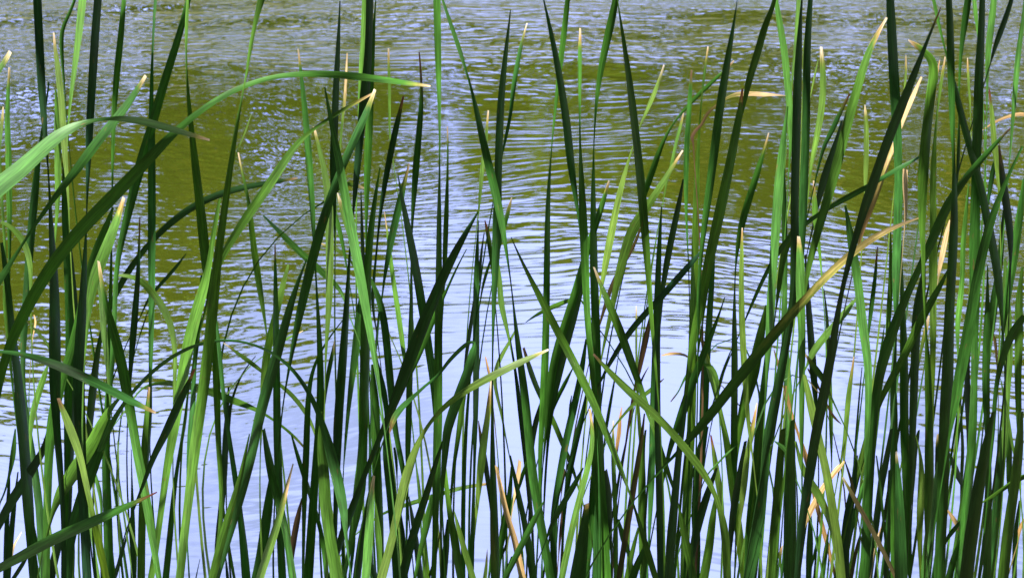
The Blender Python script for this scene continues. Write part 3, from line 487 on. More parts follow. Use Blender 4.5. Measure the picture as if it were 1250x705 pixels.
c10 2 g -|C2 726,180,6,1 720,400,26,1 716,600,36,0 C3 722,60,40,0 728,250,44,0 733,450,48,2 735,710,46,4
c11b 7 y -|C1 800,0,5,7 780,100,10,7 755,200,6,6 740,290,4
c11 4 y o1|C0 963,228,5,7 955,290,15 940,380,14,6 930,480,8,5 922,600,10,3 915,690,16,2 C1 910,80,24,2 905,200,32,2 902,350,38,1 898,500,42,1 895,690,42,1 C2 888,100,40,3 885,250,46,3 885,400,48,1 882,550,48,0 880,690,48,0 C3 875,80,46,2 862,250,52,4 857,400,52,5 850,550,48,5 845,710,44,5
c12 4 y w1|C0 747,317,4,9 738,378,16 700,460,26,8 660,540,22,8 635,600,8,7 605,690,5,6 C1 578,50,8,7 560,130,24,8 530,230,32,8 505,350,40,8 475,500,44,8 455,620,34,7 440,690,16,7 C2 430,80,6
c14 5 y o1|C1 839,30,5,8 800,90,18 765,150,30,8 720,220,38,7 685,280,42,6 650,330,52,5 610,370,62,4 570,470,58,5 535,600,48,5 515,690,42,5 C2 500,60,32,5 480,160,26,5 455,260,18,5 438,360,6
c15 6 b -|C1 632,410,8,1 600,500,22 530,610,22,1 490,690,24 C2 470,50,26,1 445,130,16,1 420,220,6
c16 5 g o1|C0 1090,298,6,6 1060,335,12 1020,370,18,5 960,420,24,5 900,480,26,5 850,530,18,5 815,570,8,6 780,620,10,6 740,680,20,5 C1 725,30,28,4 700,110,36,4 670,190,38,3 640,280,24,3 620,360,8
c17 4 g b1|C0 882,342,4,6 881,395,16 875,440,22,7 870,540,26,6 862,650,30,5 858,700,30,5 C1 856,80,30,5 854,180,26,6 855,300,18,6 858,420,12,6 864,500,7,5 868,600,7,3 C2 872,60,6
c18 6 y o1|C0 843,550,4,7 835,590,13 815,660,18,7 805,700,16,7 C1 795,60,14,7 770,150,8,6 750,250,4
c19 2 g -|C0 1106,0,3,2 1100,70,8,2 1080,170,24,2 1060,300,38,1 1040,430,46,1 1015,580,48,2 1000,690,50,4 C1 990,80,48,4 970,220,44,5 950,350,38,5 935,480,26,5 922,600,18,5 915,690,20,5 C2 915,80,22,4 915,220,8
c20 3 g ^|D0 42,-20,20,4 20,70,28,3 C0 1250,100,36,3 1215,230,42,2 1180,340,42,2 1155,430,36,2 1140,510,18,3 1115,620,8
c21 2 g r1|C0 1131,433,4,2 1128,510,24 1122,550,34,3 1105,630,46,2 1088,700,48,1 C1 1080,60,50,1 1050,200,56,1 1020,340,60,1 990,480,58,1 960,610,54,1 942,690,48,3 C2 930,60,48,4 905,180,50,5 885,280,42,5 870,370,30,5 855,500,20,4
c22 4 b d4|D0 92,468,3,6 40,464,12 C0 1235,462,24,8 1160,458,26,8 1100,462,24,7 1055,480,14,7 1010,510,14,4 960,555,18,4 930,610,16,4 900,640,20,7 885,670,20,7 890,700,10,6 C1 895,80,5
c23 4 g -|C1 842,170,6,2 820,300,30,1 795,420,36,1 770,540,38,0 750,660,30,0 742,700,26,0 C2 735,100,10,1
c24 3 g -|C1 935,520,8,6 880,580,34,7 830,640,38,5 780,690,38,4 C2 750,30,38,3 690,90,36,2 620,160,36,1 560,240,34,1 510,320,28,1 470,390,22,1 435,450,10,1 400,540,6
c25 4 g o1|D0 10,650,4,6 C1 1245,15,16 1215,100,32,5 1180,220,38,4 1145,320,42,3 1118,420,36,3 1100,500,22,5 1095,600,8,4 1092,690,6,2 C2 1092,50,14,1 1092,200,28,1 1095,350,38,1 1095,500,38,1 1090,690,38,3 C3 1088,100,40,4 1095,220,20,4
c26 2 y o1|C1 1130,408,4,7 1128,480,15 1127,570,26,7 1125,690,28,6 C2 1125,60,32,5 1130,200,36,6 1138,350,36,6 1148,500,32,6 1158,640,24,6 C3 1170,40,14,6 1185,150,6
c27 5 g -|C1 994,530,8,2 988,620,20,4 980,690,32,3 C2 975,60,34,3 968,180,38,2 963,270,40,1 950,400,50,3 945,550,52,4 938,700,46,4
c28 3 g -|C2 1045,42,3,2 1010,150,16,2 970,250,32,2 930,350,42,4 890,450,46,4 850,570,52,4 810,690,42,4 C3 780,60,30,2 755,180,16,2
c29 4 y o2|C2 919,186,4,9 930,250,20 942,300,28 955,350,32,8 975,420,34,7 1000,510,30,7 1020,600,26,7 1045,690,30,5 C3 1060,60,40,4 1075,200,46,4 1100,380,48,3 1125,550,48,2 1142,710,42,2
c30 3 y -|C2 942,370,10,8 975,385,32,9 1000,430,30,8 1010,480,18,8 1015,570,8
c31 5 d -|C2 735,327,5,9 780,316,18,9 830,318,16,9 870,332,10,8 905,380,5
c32 5 g b1|C2 780,553,6,4 800,527,9 825,495,8,6 845,440,14,7 880,395,16,7 910,370,8
c33 1 g d8|D1 742,361,4,5 690,372,14 630,392,26 560,425,34 480,475,38 420,530,42 340,595,46,8 260,670,44,6 D2 220,20,42,6 150,95,52,4 80,160,58,2 20,240,58,1 C2 1230,290,60,1 1180,350,66,2 1120,420,62,1 1060,500,58,1 1000,580,56,1 940,660,52,1 900,700,48,1 C3 860,50,30,3 800,110,18,4 740,170,12
c35 5 g -|C2 -5,240,5,3 20,400,16,3 40,550,28,2 55,690,28,2 C3 70,100,28,1 85,250,28,1 100,420,24,1
c36 1 g -|C1 0,455,3,3 30,530,12,4 70,620,20,4 115,690,30,4 C2 150,60,40,5 200,160,44,4 260,270,46,4 310,370,48,6 350,450,48,6 400,560,44,6 450,660,38,6 C3 470,30,38,6 510,120,34,6 545,200,26,6 575,270,12,6 600,350,10,3 625,430,22,2 650,520,32,3 680,620,38,3 710,720,32,3
c37 4 g -|C2 70,166,3,3 120,130,16,4 180,100,26,5 250,70,28,6 290,55,20,6 340,40,12,5 370,120,8
c38 3 g o1|C1 479,178,4,6 469,235,20 445,300,32,5 410,400,38,5 380,500,38,5 350,590,38,5 325,680,42,5 C2 285,120,46,4 245,230,48,4 210,350,48,4 190,480,42,4 180,600,30,4 170,700,18
c39 4 g -|C1 372,560,8,1 C2 340,20,32,1 310,130,42,1 275,250,46,1 245,370,46,1 215,500,36,2 195,600,26,3 185,690,20,3 C3 175,100,14,3 165,250,14,1 160,380,8
c40 5 g b1|C2 61,288,6,2 78,345,26 110,440,32,2 145,530,28,3 200,630,30,5 230,700,32,6 C3 250,60,26,6 280,120,26,6 305,180,24,6 320,240,8
c42 5 g -|C2 150,540,10,1 125,640,32,0 112,700,32,0 C3 105,100,10
c43 6 g -|C2 302,388,6,3 260,470,24,4 215,560,22,4 190,640,6
c44 4 g -|C2 367,245,8,3 350,370,32,4 330,480,36,4 305,590,42,4 280,690,42,5 C3 262,60,42,5 240,190,38,5 215,330,38,5 205,450,42,4 208,600,38,4 210,710,36,3
c45 6 g -|C2 296,522,5,3 288,570,12,3 284,660,10
c46 5 g -|C2 370,500,8,3 350,620,32,4 330,690,34,4 C3 308,80,36,4 285,200,32,4 265,330,26,3 255,480,12
c47 2 y d1|C2 384,588,7,9 394,650,22 402,700,24,9 C3 400,50,26,9 385,130,32,9 355,240,34,8 325,350,36,8 295,480,38,7 265,620,38,7 245,720,36,6
c48 2 g -|C3 352,170,8,3 300,270,34,3 240,370,34,3 190,470,22,3 172,520,6
c49 2 g o1|C3 368,345,28,2 365,372,32 348,500,58,1 332,620,80,1 320,710,92,1
c50 2 g o1|C1 404,600,6,6 432,665,18 C2 450,20,32,5 490,100,46,5 530,200,48,4 565,290,48,2 600,390,42,2 630,480,36,5 660,570,32,6 690,660,32,6 C3 715,20,26,4 740,110,28,3 775,210,26,3 800,290,8
c51 1 y b1|C2 402,320,4,6 435,355,20 480,410,34,7 550,480,42,7 620,540,46,5 690,600,46,2 740,650,42,6 790,700,42,8 C3 860,90,48,8 920,160,46,8 970,230,36,8 1005,295,22,8 1022,350,24,5 1036,420,42,4 1050,520,46,4 1056,710,46,4
c52 6 y w1|C2 612,85,3,8 612,140,12 612,300,13,7 612,400,9,4 618,520,12,4 625,640,22,5 630,710,22,4
c53 5 b -|C2 684,130,10,3 665,220,36 640,330,32 622,430,18 600,500,14,3 585,600,16,3 568,710,12
c54 6 g b1|C2 672,383,3,3 650,420,9 630,465,12,2 615,540,4
c55 4 y b1|C2 747,440,4,4 715,468,14 690,490,24,7 650,520,22,7 590,570,20,6 540,630,14,5 490,690,9,5 C3 460,60,5
c56 7 g -|C2 531,285,3,4 510,420,7,4 490,530,16,3 466,670,20,3 C3 455,60,6
c57 6 d -|C2 541,578,4,7 532,640,17 528,700,24 C3 518,60,20 510,140,8
c58 6 g -|C2 1081,286,3,4 1045,380,15,3 1018,470,20,3 1000,560,8
c60 5 g -|C2 1247,80,8,4 1225,200,46,4 1200,330,62,5 1175,450,72,4 1140,560,52,5 1115,690,42,5 C3 1105,60,28,5 1100,160,8
c61 4 g -|C2 1252,290,16,4 1240,450,38,4 1225,600,46,3 1210,690,46,3 C3 1205,150,52,3 1185,350,62,4 1165,550,52,5 1155,710,40
c62 3 y o2|C2 1202,560,4,8 1190,630,18 1180,690,26 C3 1165,50,26,9 1150,150,34,7 1140,250,38,6 1125,360,28,6 1118,440,10
c63 1 g -|C2 1265,620,10,4 C3 1250,100,30,4 1232,250,52,4 1216,400,58,4 1190,560,62,5 1162,710,58,5
c64 1 g -|C2 860,520,8,1 845,640,28,0 C3 827,50,34,0 813,200,40,0 800,350,46,0 785,520,54,0 774,710,48,0
c65 3 b -|C2 652,610,6,3 C3 634,60,26 606,230,32,3 582,380,36,3 556,530,32,3 528,710,32,3
c66 4 g -|C2 658,690,8,3 C3 642,100,26,4 640,250,46,6 640,400,46,4 645,550,48,5 650,710,52,6
c67 5 y w0|C2 500,645,4,7 C3 498,60,22,6 502,200,26,6 510,400,26,4 512,600,26,4 512,710,26,4
c68 6 g -|C3 569,0,4,2 545,130,13,3 525,230,15,3 515,340,6
c70 5 g -|C3 522,420,14,6 550,520,36,6 585,620,18,5 600,710,16
c71 4 g -|C3 623,460,12,4 595,570,26,5 568,700,32,5
c72 3 g -|C3 652,550,10,3 620,630,36,3 592,710,46,3
c73 1 g -|C3 160,332,4,5 130,390,28,5 80,490,36,5 30,590,36,5 -5,660,32,4 -40,730,30
c74 2 g -|C3 -5,110,8,3 30,270,28,2 60,400,32,1 90,560,42,1 112,710,46,1
c75 4 d -|C3 42,133,18,8 36,190,26 24,250,22 12,330,8
c76 5 g -|C3 78,140,16,4 40,250,26,5 10,330,22,5 -10,420,8
c78 6 b -|C3 268,270,8,5 255,380,22 240,500,16 232,600,6
c78b 5 d -|C3 262,175,8,8 256,205,18 250,240,14 245,300,5
c81 5 g -|C2 445,700,10,2 C3 412,150,42,2 400,350,50,4 385,500,46,5 362,710,38,5
c82 4 g -|C3 418,330,16,4 418,480,36,5 420,710,52,5
c83 5 g -|C3 462,180,20,1 475,300,44,1 482,420,34,1 490,580,12
c84 3 g -|C3 1005,170,6,0 970,270,38,0 930,400,46,0 895,540,42,0 875,660,24,0
c85 5 g -|C3 955,-30,16,2 920,100,60,2 910,250,52,3 900,400,50,4 908,550,42,3 905,710,38,3
c86 2 g -|C3 818,350,6,4 840,460,36,5 865,580,46,4 890,710,46,5
c87 4 y r1|C3 976,10,4,6 988,75,20 1005,200,38,8 1020,300,34,8 1035,400,16,7 1045,500,6
c88 3 g -|C3 1000,320,18,4 985,420,38,5 968,560,48,5 942,710,52,5
c90 4 g -|C3 1112,54,3,6 1060,95,11,7 1000,160,11,6 955,205,8 920,300,5
c91 4 g -|C3 1145,40,14,1 1115,200,32,1 1090,350,42,0 1075,480,34,0 1068,620,12
d1 4 g ^|D0 42,-20,18,6 60,100,34,6 85,250,38,7 100,400,38,7 112,550,36,7 120,690,24,6 D1 112,60,10,6 104,200,6
d2 5 y ^|D0 156,-20,26,8 148,100,20,8 138,250,18,8 125,380,12,7 118,470,5
d3 1 g -|D0 173,-10,8,0 165,100,20,0 160,250,36,0 152,450,48,0 148,690,48,0 D1 145,100,48,0 140,250,46,0 138,400,46,3 140,550,50,4 135,690,42,4 D2 130,80,40,4 110,200,38,4 90,320,42,4 60,450,52,4 35,600,58,4 10,720,58,4
d3b 2 g ^|D0 217,-20,24,2 208,100,34,2 200,250,40,2 195,450,44,4 192,690,44,5 D1 185,100,46,5 180,250,48,5 176,400,42,5 172,540,26,5 168,660,8
d4 6 y -|D0 186,180,5,8 182,250,14,8 178,380,5
d5 3 y w1|D0 266,229,9,9 270,290,26 276,380,36,9 272,500,36,9 255,610,36,9 238,700,32,8 D1 225,60,26,7 212,130,14,7 205,220,5
d5b 6 y -|D0 252,290,3,7 235,370,12,7 218,450,5
d6 2 g o2|D0 587,87,7,8 545,140,22 515,192,28 490,260,38,8 465,350,44,7 440,450,48,6 405,560,54,6 370,690,54,5 D1 355,60,54,5 320,180,56,5 285,310,48,5 250,420,46,5 220,530,38,5 195,630,28,5 185,690,18,5 D2 180,80,6
d7 4 g r1|D0 406,457,4,4 378,515,16 345,580,30,5 310,660,28,5 285,700,22,5 D1 275,30,20,4 255,100,14,4 235,190,5
d8 5 g -|D0 368,590,6,1 340,700,32,1 D1 310,90,48,1 280,180,48,1 255,270,32,1 238,350,8
d9 4 y o1|D0 480,513,4,9 484,570,20 486,620,26,9 486,700,28,9 D1 485,80,28,9 482,180,20,8 478,250,6
d10 3 g ^|D0 604,-20,42,2 610,100,50,0 618,250,54,1 625,400,56,3 632,550,54,5 640,690,48,6 D1 644,100,42,6 645,250,46,6 640,400,46,6 632,550,46,7 630,690,42,6 D2 628,60,28,6 632,180,10,5
d11 4 g -|D1 657,470,4,1 662,690,22,1 D2 665,60,26,1 670,200,36,1 675,350,46,1 676,500,48,2 674,690,48,3 D3 678,80,48,4 682,200,46,5 690,400,42,5 696,600,30,5
d12 0 g b1|D0 852,36,4,3 818,112,14 790,190,16,3 765,250,24,2 730,340,36,2 690,450,46,1 640,570,54,1 590,690,54,1 D1 560,80,52,0 520,200,56,0 480,310,52,0 445,410,36,2 425,500,38,4 395,600,32,4 370,690,24,3 D2 355,60,26,1 340,180,38,1 315,330,48,0 290,480,56,0 265,600,58,0 245,690,56,0 D3 225,100,52,2 200,250,48,4 170,450,42,4 148,710,32,4
d13 2 g o0|D0 692,196,6,8 735,225,30,8 775,258,36,9 808,300,46,8 815,360,52,6 805,450,52,5 795,550,52,2 780,690,54,2 D1 770,100,58,4 762,250,50,5 760,400,36,6 765,550,22,6 768,690,16,6 D2 772,100,12,5 780,230,14,4 786,330,28,4 790,450,38,4 795,600,42,4 796,690,44,3 D3 798,100,50,1 798,250,50,1 790,400,36,1 782,540,10
d14 3 d d6|D0 757,376,7,9 722,455,26 690,530,26 664,598,16 D1 620,10,22 600,60,28 575,130,30 550,200,38,4 510,300,38,4 480,380,34,4 455,450,18,4 440,540,6
d15 3 g -|D1 752,60,8,8 680,95,23,8 600,140,26,8 540,185,22,5 470,225,34,1 400,260,35,1 330,290,31,1 280,325,22,2 210,375,25,2 110,440,31,1 60,530,28,1 0,610,23,1 C1 1225,660,22,1 C2 1200,40,20,1 1150,130,11,1 1125,200,4
d16 6 y o1|D0 680,268,3,8 681,335,12 677,400,12,7 670,460,4
d17 4 d -|D1 678,123,26,9 676,200,29,9 680,270,22,8 680,350,14,8 672,430,5
d18 3 g ^|D0 812,-20,18,7 830,80,18,7 850,160,14,6 875,260,8,5 895,320,12,3 915,400,26,2 935,480,32,2 955,570,38,2 975,660,38,2 D1 1000,30,38,1 1035,140,40,1 1060,250,42,1 1078,370,46,1 1105,480,46,1 1130,600,46,3 1142,700,44,3 D2 1150,130,14,3
d19 4 y o1|D0 872,278,4,7 862,345,15 848,430,18,7 838,500,14,7 830,560,8,6 825,640,14,4 818,700,18,4 D1 815,80,32,4 810,200,36,4 815,350,36,5 815,500,46,5 810,690,46,5 D2 815,60,38,7 815,190,36,6 812,300,32,2 808,450,26,1 812,560,10
d19b 5 d -|D0 846,294,4,9 836,345,9 830,420,4
d20 2 g ^|D0 892,-20,32,2 900,100,38,1 902,250,42,2 903,380,38,5 903,500,34,6 908,620,28,6 910,700,20,6 D1 912,60,14,4 920,150,22,1 922,300,36,2 918,450,48,0 910,600,50,0 905,690,50,0 D2 897,80,54,0 893,250,58,0 890,450,66,0 880,600,68,0 876,690,62,0 D3 870,80,62,2 865,250,62,4 860,400,58,4 850,550,58,4 845,710,58,5
d21 5 g ^|D0 988,-20,36,4 975,80,40,4 958,180,28,5 948,280,18,6 942,380,12,6 938,480,7,6 940,550,7,4 D1 938,80,20,3 930,200,8
d22 3 g ^|D0 1056,-20,30,0 1055,120,36,0 1045,250,44,1 1038,400,50,3 1035,550,54,4 1032,690,54,3 D1 1025,80,48,3 1022,250,50,4 1018,400,56,5 1015,550,62,5 1022,690,58,5 D2 1018,150,44,5 1015,300,36,6 1015,450,36,6 1010,600,42,6 D3 1005,60,46,5 985,250,48,7 970,400,48,7 950,550,42,7 930,710,36,6
d23 5 g ^|D0 1012,-20,20,7 1020,60,22,7 1028,130,14,6 1034,200,5
d24 1 g -|D1 1250,10,10,5 1200,110,16,5 1165,190,20,5 1130,270,32,5 1095,370,42,5 1065,480,50,4 1040,590,52,4 1020,690,52,5 D2 1005,80,58,5 985,220,62,5 955,360,62,5 930,500,54,6 910,620,32,6 895,710,12,5
d25 4 g ^|D0 1112,-20,32,7 1100,100,38,7 1085,230,32,7 1078,350,20,6 1078,440,6
d26 4 y r1|D0 1088,438,4,7 1095,495,14 1103,570,26,8 1112,690,30,8 D1 1120,50,36,7 1130,130,26,7 1137,250,12,7 1140,340,4
d27 4 g ^|D0 1204,-20,22,3 1180,60,28,2 1145,160,32,1 1115,240,22,1 1095,310,6
d28 3 g ^|D0 1262,20,18,6 1250,130,22,6 1235,220,28,6 1222,350,30,7 1210,500,24,7 1200,620,16,6 1193,710,10,6 D1 1186,100,5
d29 5 d -|D0 1056,636,4,7 1110,598,13 1170,573,17 1240,553,22 1290,560,22 1340,640,20
d30 2 g b1|D0 1192,626,3,4 1150,665,14 1120,695,22,6 D1 1060,65,32,5 1000,130,38,4 940,200,42,2 890,280,52,1 850,370,54,2 815,470,52,3 785,545,40,2 745,610,38,1 710,680,40,1 D2 680,50,42,1 640,150,54,1 600,260,62,0 565,370,58,0 542,470,48,2 530,560,52,4 518,690,46,4 D3 512,80,50,4 500,250,52,4 490,450,52,5 478,710,52,5
d32 3 g b1|D1 1136,6,4,2 1146,95,26 1165,230,42,1 1185,370,42,0 1195,480,32,1 1192,590,8
d33 4 g -|D1 1128,30,8,3 1105,140,28,4 1090,230,22,5 1078,320,8
d34 6 y o1|D0 982,284,4,7 984,345,13 990,450,13,7 995,530,6,6 998,620,4
d35 4 g o1|D1 229,178,4,7 232,240,18 235,310,36,5 240,380,32,5 250,460,22,7 262,560,16,6 269,650,4
d36 3 g -|D0 102,520,6,5 90,620,24,5 80,690,32,6 D1 70,60,42,6 58,200,52,7 45,350,54,8 35,500,48,8 25,650,46,8 D2 18,60,50,8 8,250,38,7 0,420,16,5
d37 5 g -|D1 85,120,8,4 85,300,28,4 88,450,32,4 90,690,28,6 D2 85,60,32,6 86,250,38,6 98,400,42,6 110,550,46,7 105,690,38,7 D3 95,80,28,6 90,220,8
d38 4 g -|D1 132,400,8,1 95,490,42,1 75,580,32,3 60,690,26,3 D2 45,100,8
d39 1 g o1|D1 155,450,6,7 161,490,30 164,600,50,7 160,690,52,7 D2 165,60,48,6 172,200,42,6 172,350,38,6 172,500,32,6 170,690,26,5 D3 172,150,10
d40 2 g -|D1 384,300,5,6 398,370,26,4 410,450,42,4 425,550,48,4 450,690,46,6 D2 455,60,48,7 470,200,52,7 490,320,46,8 498,420,42,7 497,560,36,6 490,700,30,5
d41 4 g r1|D1 541,500,3,3 535,580,15 525,690,22,3 D2 515,60,28,5 505,150,22,5 497,230,6
d42 4 g -|D1 605,422,3,3 607,530,18,3 605,690,24,4 D2 600,80,32,5 592,200,24,5 580,320,8
d43 6 g -|D2 576,175,3,4 560,300,16,5 545,420,22,5 530,520,8
d44 3 g -|D1 890,610,6,5 855,680,28,6 D2 790,90,42,6 735,190,48,5 690,300,42,5 640,390,42,4 590,480,36,3 552,555,26,3 530,650,8
d45 4 g -|D1 772,590,8,3 D2 755,40,60,3 738,150,58,2 730,300,46,1 725,450,46,0 720,600,42,1 715,690,38,1 D3 715,80,34,2 708,280,12
d46 4 d -|D1 894,370,6,8 880,430,22 860,530,29 845,600,21 838,660,6
d46b 5 y o1|D2 793,132,8,7 776,210,24 755,300,15,5 745,370,5
d47 4 g -|D1 988,192,4,5 975,330,20,5 960,480,28,5 955,690,26,6 D2 945,60,32,7 930,180,28,7 935,320,8
d49 5 g -|D2 632,100,8,3 625,350,22,3 620,550,42,4 625,690,42,4 D3 625,120,12
d50 3 y o1|D2 426,332,3,6 415,410,15 402,500,28,7 390,620,26,7 385,690,24,7 D3 375,80,16,6 358,160,10,5 335,290,6
d51 4 y -|D2 438,46,8,8 390,110,36,8 330,180,38,8 270,250,42,7 220,320,36,7 195,380,10
d52 3 g o1|D2 186,316,7,7 205,345,20 240,395,36,7 275,440,34,7 310,520,12
d53 1 y -|D2 184,420,14,8 205,530,42,8 230,640,46,8 D3 255,40,44,7 285,160,46,7 310,300,48,6 335,450,48,6 355,580,48,6 365,710,48,6
d55 4 g -|D1 188,540,8,0 200,690,22,0 D2 205,80,32,0 215,200,38,1 225,350,42,3 235,480,36,4 243,600,10
d56 5 g -|D2 279,0,3,3 290,100,14,3 298,200,20,2 303,330,22,3 310,480,22,6 315,690,24,6 D3 316,70,12,6 318,190,4
d57 4 d -|D2 365,662,4,9 330,632,15,9 305,590,13,9 288,550,6
d58 5 d -|D2 35,298,4,9 50,350,17 66,415,14 80,480,4
d59 5 b -|D2 200,390,8,4 235,450,20 265,505,8 285,580,4
d60 6 g -|D2 466,385,4,3 455,500,9,3 440,690,13,3 D3 435,60,16,3 428,250,20,2 410,440,10
d62 3 g -|D3 78,-20,28,2 68,80,40,3 60,200,46,4 45,400,52,4 28,710,52,5
d63 2 g -|D2 128,640,20,2 D3 122,60,46,1 118,200,58,2 116,400,70,3 115,710,72,3
d64 4 d -|D2 92,475,10,6 100,540,22 D3 155,10,12 185,90,32 205,170,26 240,340,24 270,450,28 300,560,22 338,710,18
d65 2 y -|D3 140,40,8,6 180,190,36,8 240,280,48,8 285,370,42,8 312,460,16,7 325,560,5
d66 3 g -|D3 38,40,6,7 75,65,24,7 110,105,20,6 125,180,8
d67 3 d -|D3 383,135,6,9 350,170,28,9 322,205,26,8 280,260,28,7 240,330,32,7 205,400,32,7 190,450,8
d68 3 b -|D3 380,132,5,3 400,190,13 420,260,17 435,350,6
d68b 1 b w1|D3 371,216,6,7 395,258,20 440,340,27,5 490,430,28,5 540,520,26,6 580,600,26,6 612,665,20,5
d69 4 g -|D3 442,110,8,3 425,250,32,4 400,400,52,3 385,550,52,2 388,710,40,1
d70 5 y -|D3 485,0,6,5 462,130,32,6 430,260,32,4 410,380,10
d71 4 g -|D3 486,202,4,7 460,300,28,6 430,400,28,5 412,510,10
d72 4 b -|D3 467,465,5,3 440,560,18 412,710,20
d73 3 g -|D3 536,110,6,5 555,260,15,6 568,400,15,4 582,530,15,3 590,640,6
d74 4 g -|D3 608,-20,14,0 580,150,36,0 555,280,32,1 540,400,32,3 522,540,16,3
d75 4 g -|D3 600,180,10,1 595,400,32,1 590,550,32,1 585,710,30,1
d76 0 g w1|D3 633,90,6,6 637,135,18 645,280,42,5 650,450,60,5 656,710,72,4
d76b 3 g -|D2 628,680,20,3 D3 622,100,42,4 620,250,32,4 618,400,28,5 620,710,32,5
d77 4 g -|D2 745,690,10,2 D3 730,50,28,2 720,170,28,1 714,320,8
d78 3 y -|D3 728,12,3,6 748,70,8,6 755,140,24,6 757,250,38,7 752,370,42,5 748,480,32,2 752,600,22,1 756,710,18,2
d79 4 g o0|D3 838,5,12,7 836,50,22,2 834,160,24,2 830,280,8
d80 3 g -|D3 836,140,6,6 825,280,42,6 805,430,52,6 785,580,52,7 772,710,48,7
d81 5 g -|D3 892,100,12,0 930,190,36,0 960,265,14,1 975,350,5
d81b 6 g -|D2 948,520,4,3 955,690,15,3 D3 960,80,18,3 955,200,20,2 950,320,6
d82 4 d -|D3 884,376,8,9 910,415,25 940,462,24 965,540,6
d83 4 g -|D3 955,425,12,4 910,480,26,4 875,528,16,3 850,620,5
d84 3 g -|D3 955,505,6,4 920,600,32,4 892,710,38,4
d85 1 g -|D2 1110,600,14,1 D3 1080,40,44,0 1048,220,62,0 1022,400,68,0 1000,550,72,0 982,710,72,0
d86 3 g -|D1 1080,590,4,4 D2 1080,60,22,4 1078,200,38,5 1072,350,42,5 1072,500,42,5 1080,690,30,3 D3 1088,100,30,3 1085,300,38,1 1081,500,46,1 1080,710,42,3
d87 1 g -|D3 1053,340,8,6 1120,300,20,6 1190,250,25,5 1250,215,28,5 1320,200,28,5 1400,280,28,4
d88 1 g -|D2 1262,135,30,3 1210,200,48,3 1175,280,42,2 1145,370,32,3 1125,460,24,4 1115,560,24,5 1105,710,22,5
d89 4 g -|D2 1165,650,12,3 D3 1152,60,46,4 1140,200,52,4 1125,350,42,4 1112,500,36,5 1105,710,32,5
d90 1 g -|D2 1248,600,14,1 D3 1237,60,48,0 1225,200,52,1 1202,350,52,3 1180,500,58,4 1158,710,58,4
d91 5 g -|D3 1188,-20,14,4 1186,100,32,4 1187,220,32,4 1192,340,8
d92 5 g -|D3 1236,330,8,5 1216,500,26,4 1212,710,26,3
d93 5 d -|D2 1101,207,4,9 1115,250,17 1122,310,15 1125,380,4
d94 3 y -|D2 1143,438,4,8 1165,550,17,8 1185,660,16,7 D3 1200,60,16,7 1215,130,5
d95 4 y -|D1 1165,560,8,6 1168,690,36,6 D2 1172,90,46,6 1180,180,40,7 1185,350,42,7 1175,500,32,7 1165,690,40,6 D3 1160,150,12
d96 3 g -|D1 1256,170,8,6 1240,330,38,5 1222,460,46,5 1200,600,48,6 1185,690,42,6 D2 1168,100,36,5 1155,220,12,5
d96b 4 g -|D1 1250,600,10,5 D2 1232,80,42,5 1235,250,46,5 1228,400,38,6 1232,600,32,6 D3 1240,150,14
d97 5 g -|D1 1158,320,6,3 1150,450,28,4 1140,600,32,4 D2 1112,60,46,5 1100,180,42,4 1092,300,12
d100 4 g -|D2 988,290,10,1 978,450,32,1 985,600,38,1 992,700,38,1 D3 985,150,14
d101 4 g -|D3 212,380,12,2 209,550,38,3 204,710,32,4
d101b 5 g -|D3 274,460,8,4 245,550,20,5 222,640,10
d102 4 g -|D3 302,480,8,5 285,600,26,5 272,710,26,5
d103 5 d -|D3 563,452,5,9 545,520,22 528,575,12 520,640,4
d104 4 d -|D3 1262,418,10,7 1238,460,20 1232,520,5
d105 3 y o1|D3 78,550,5,7 62,590,20 66,630,14,5 72,710,6
"""
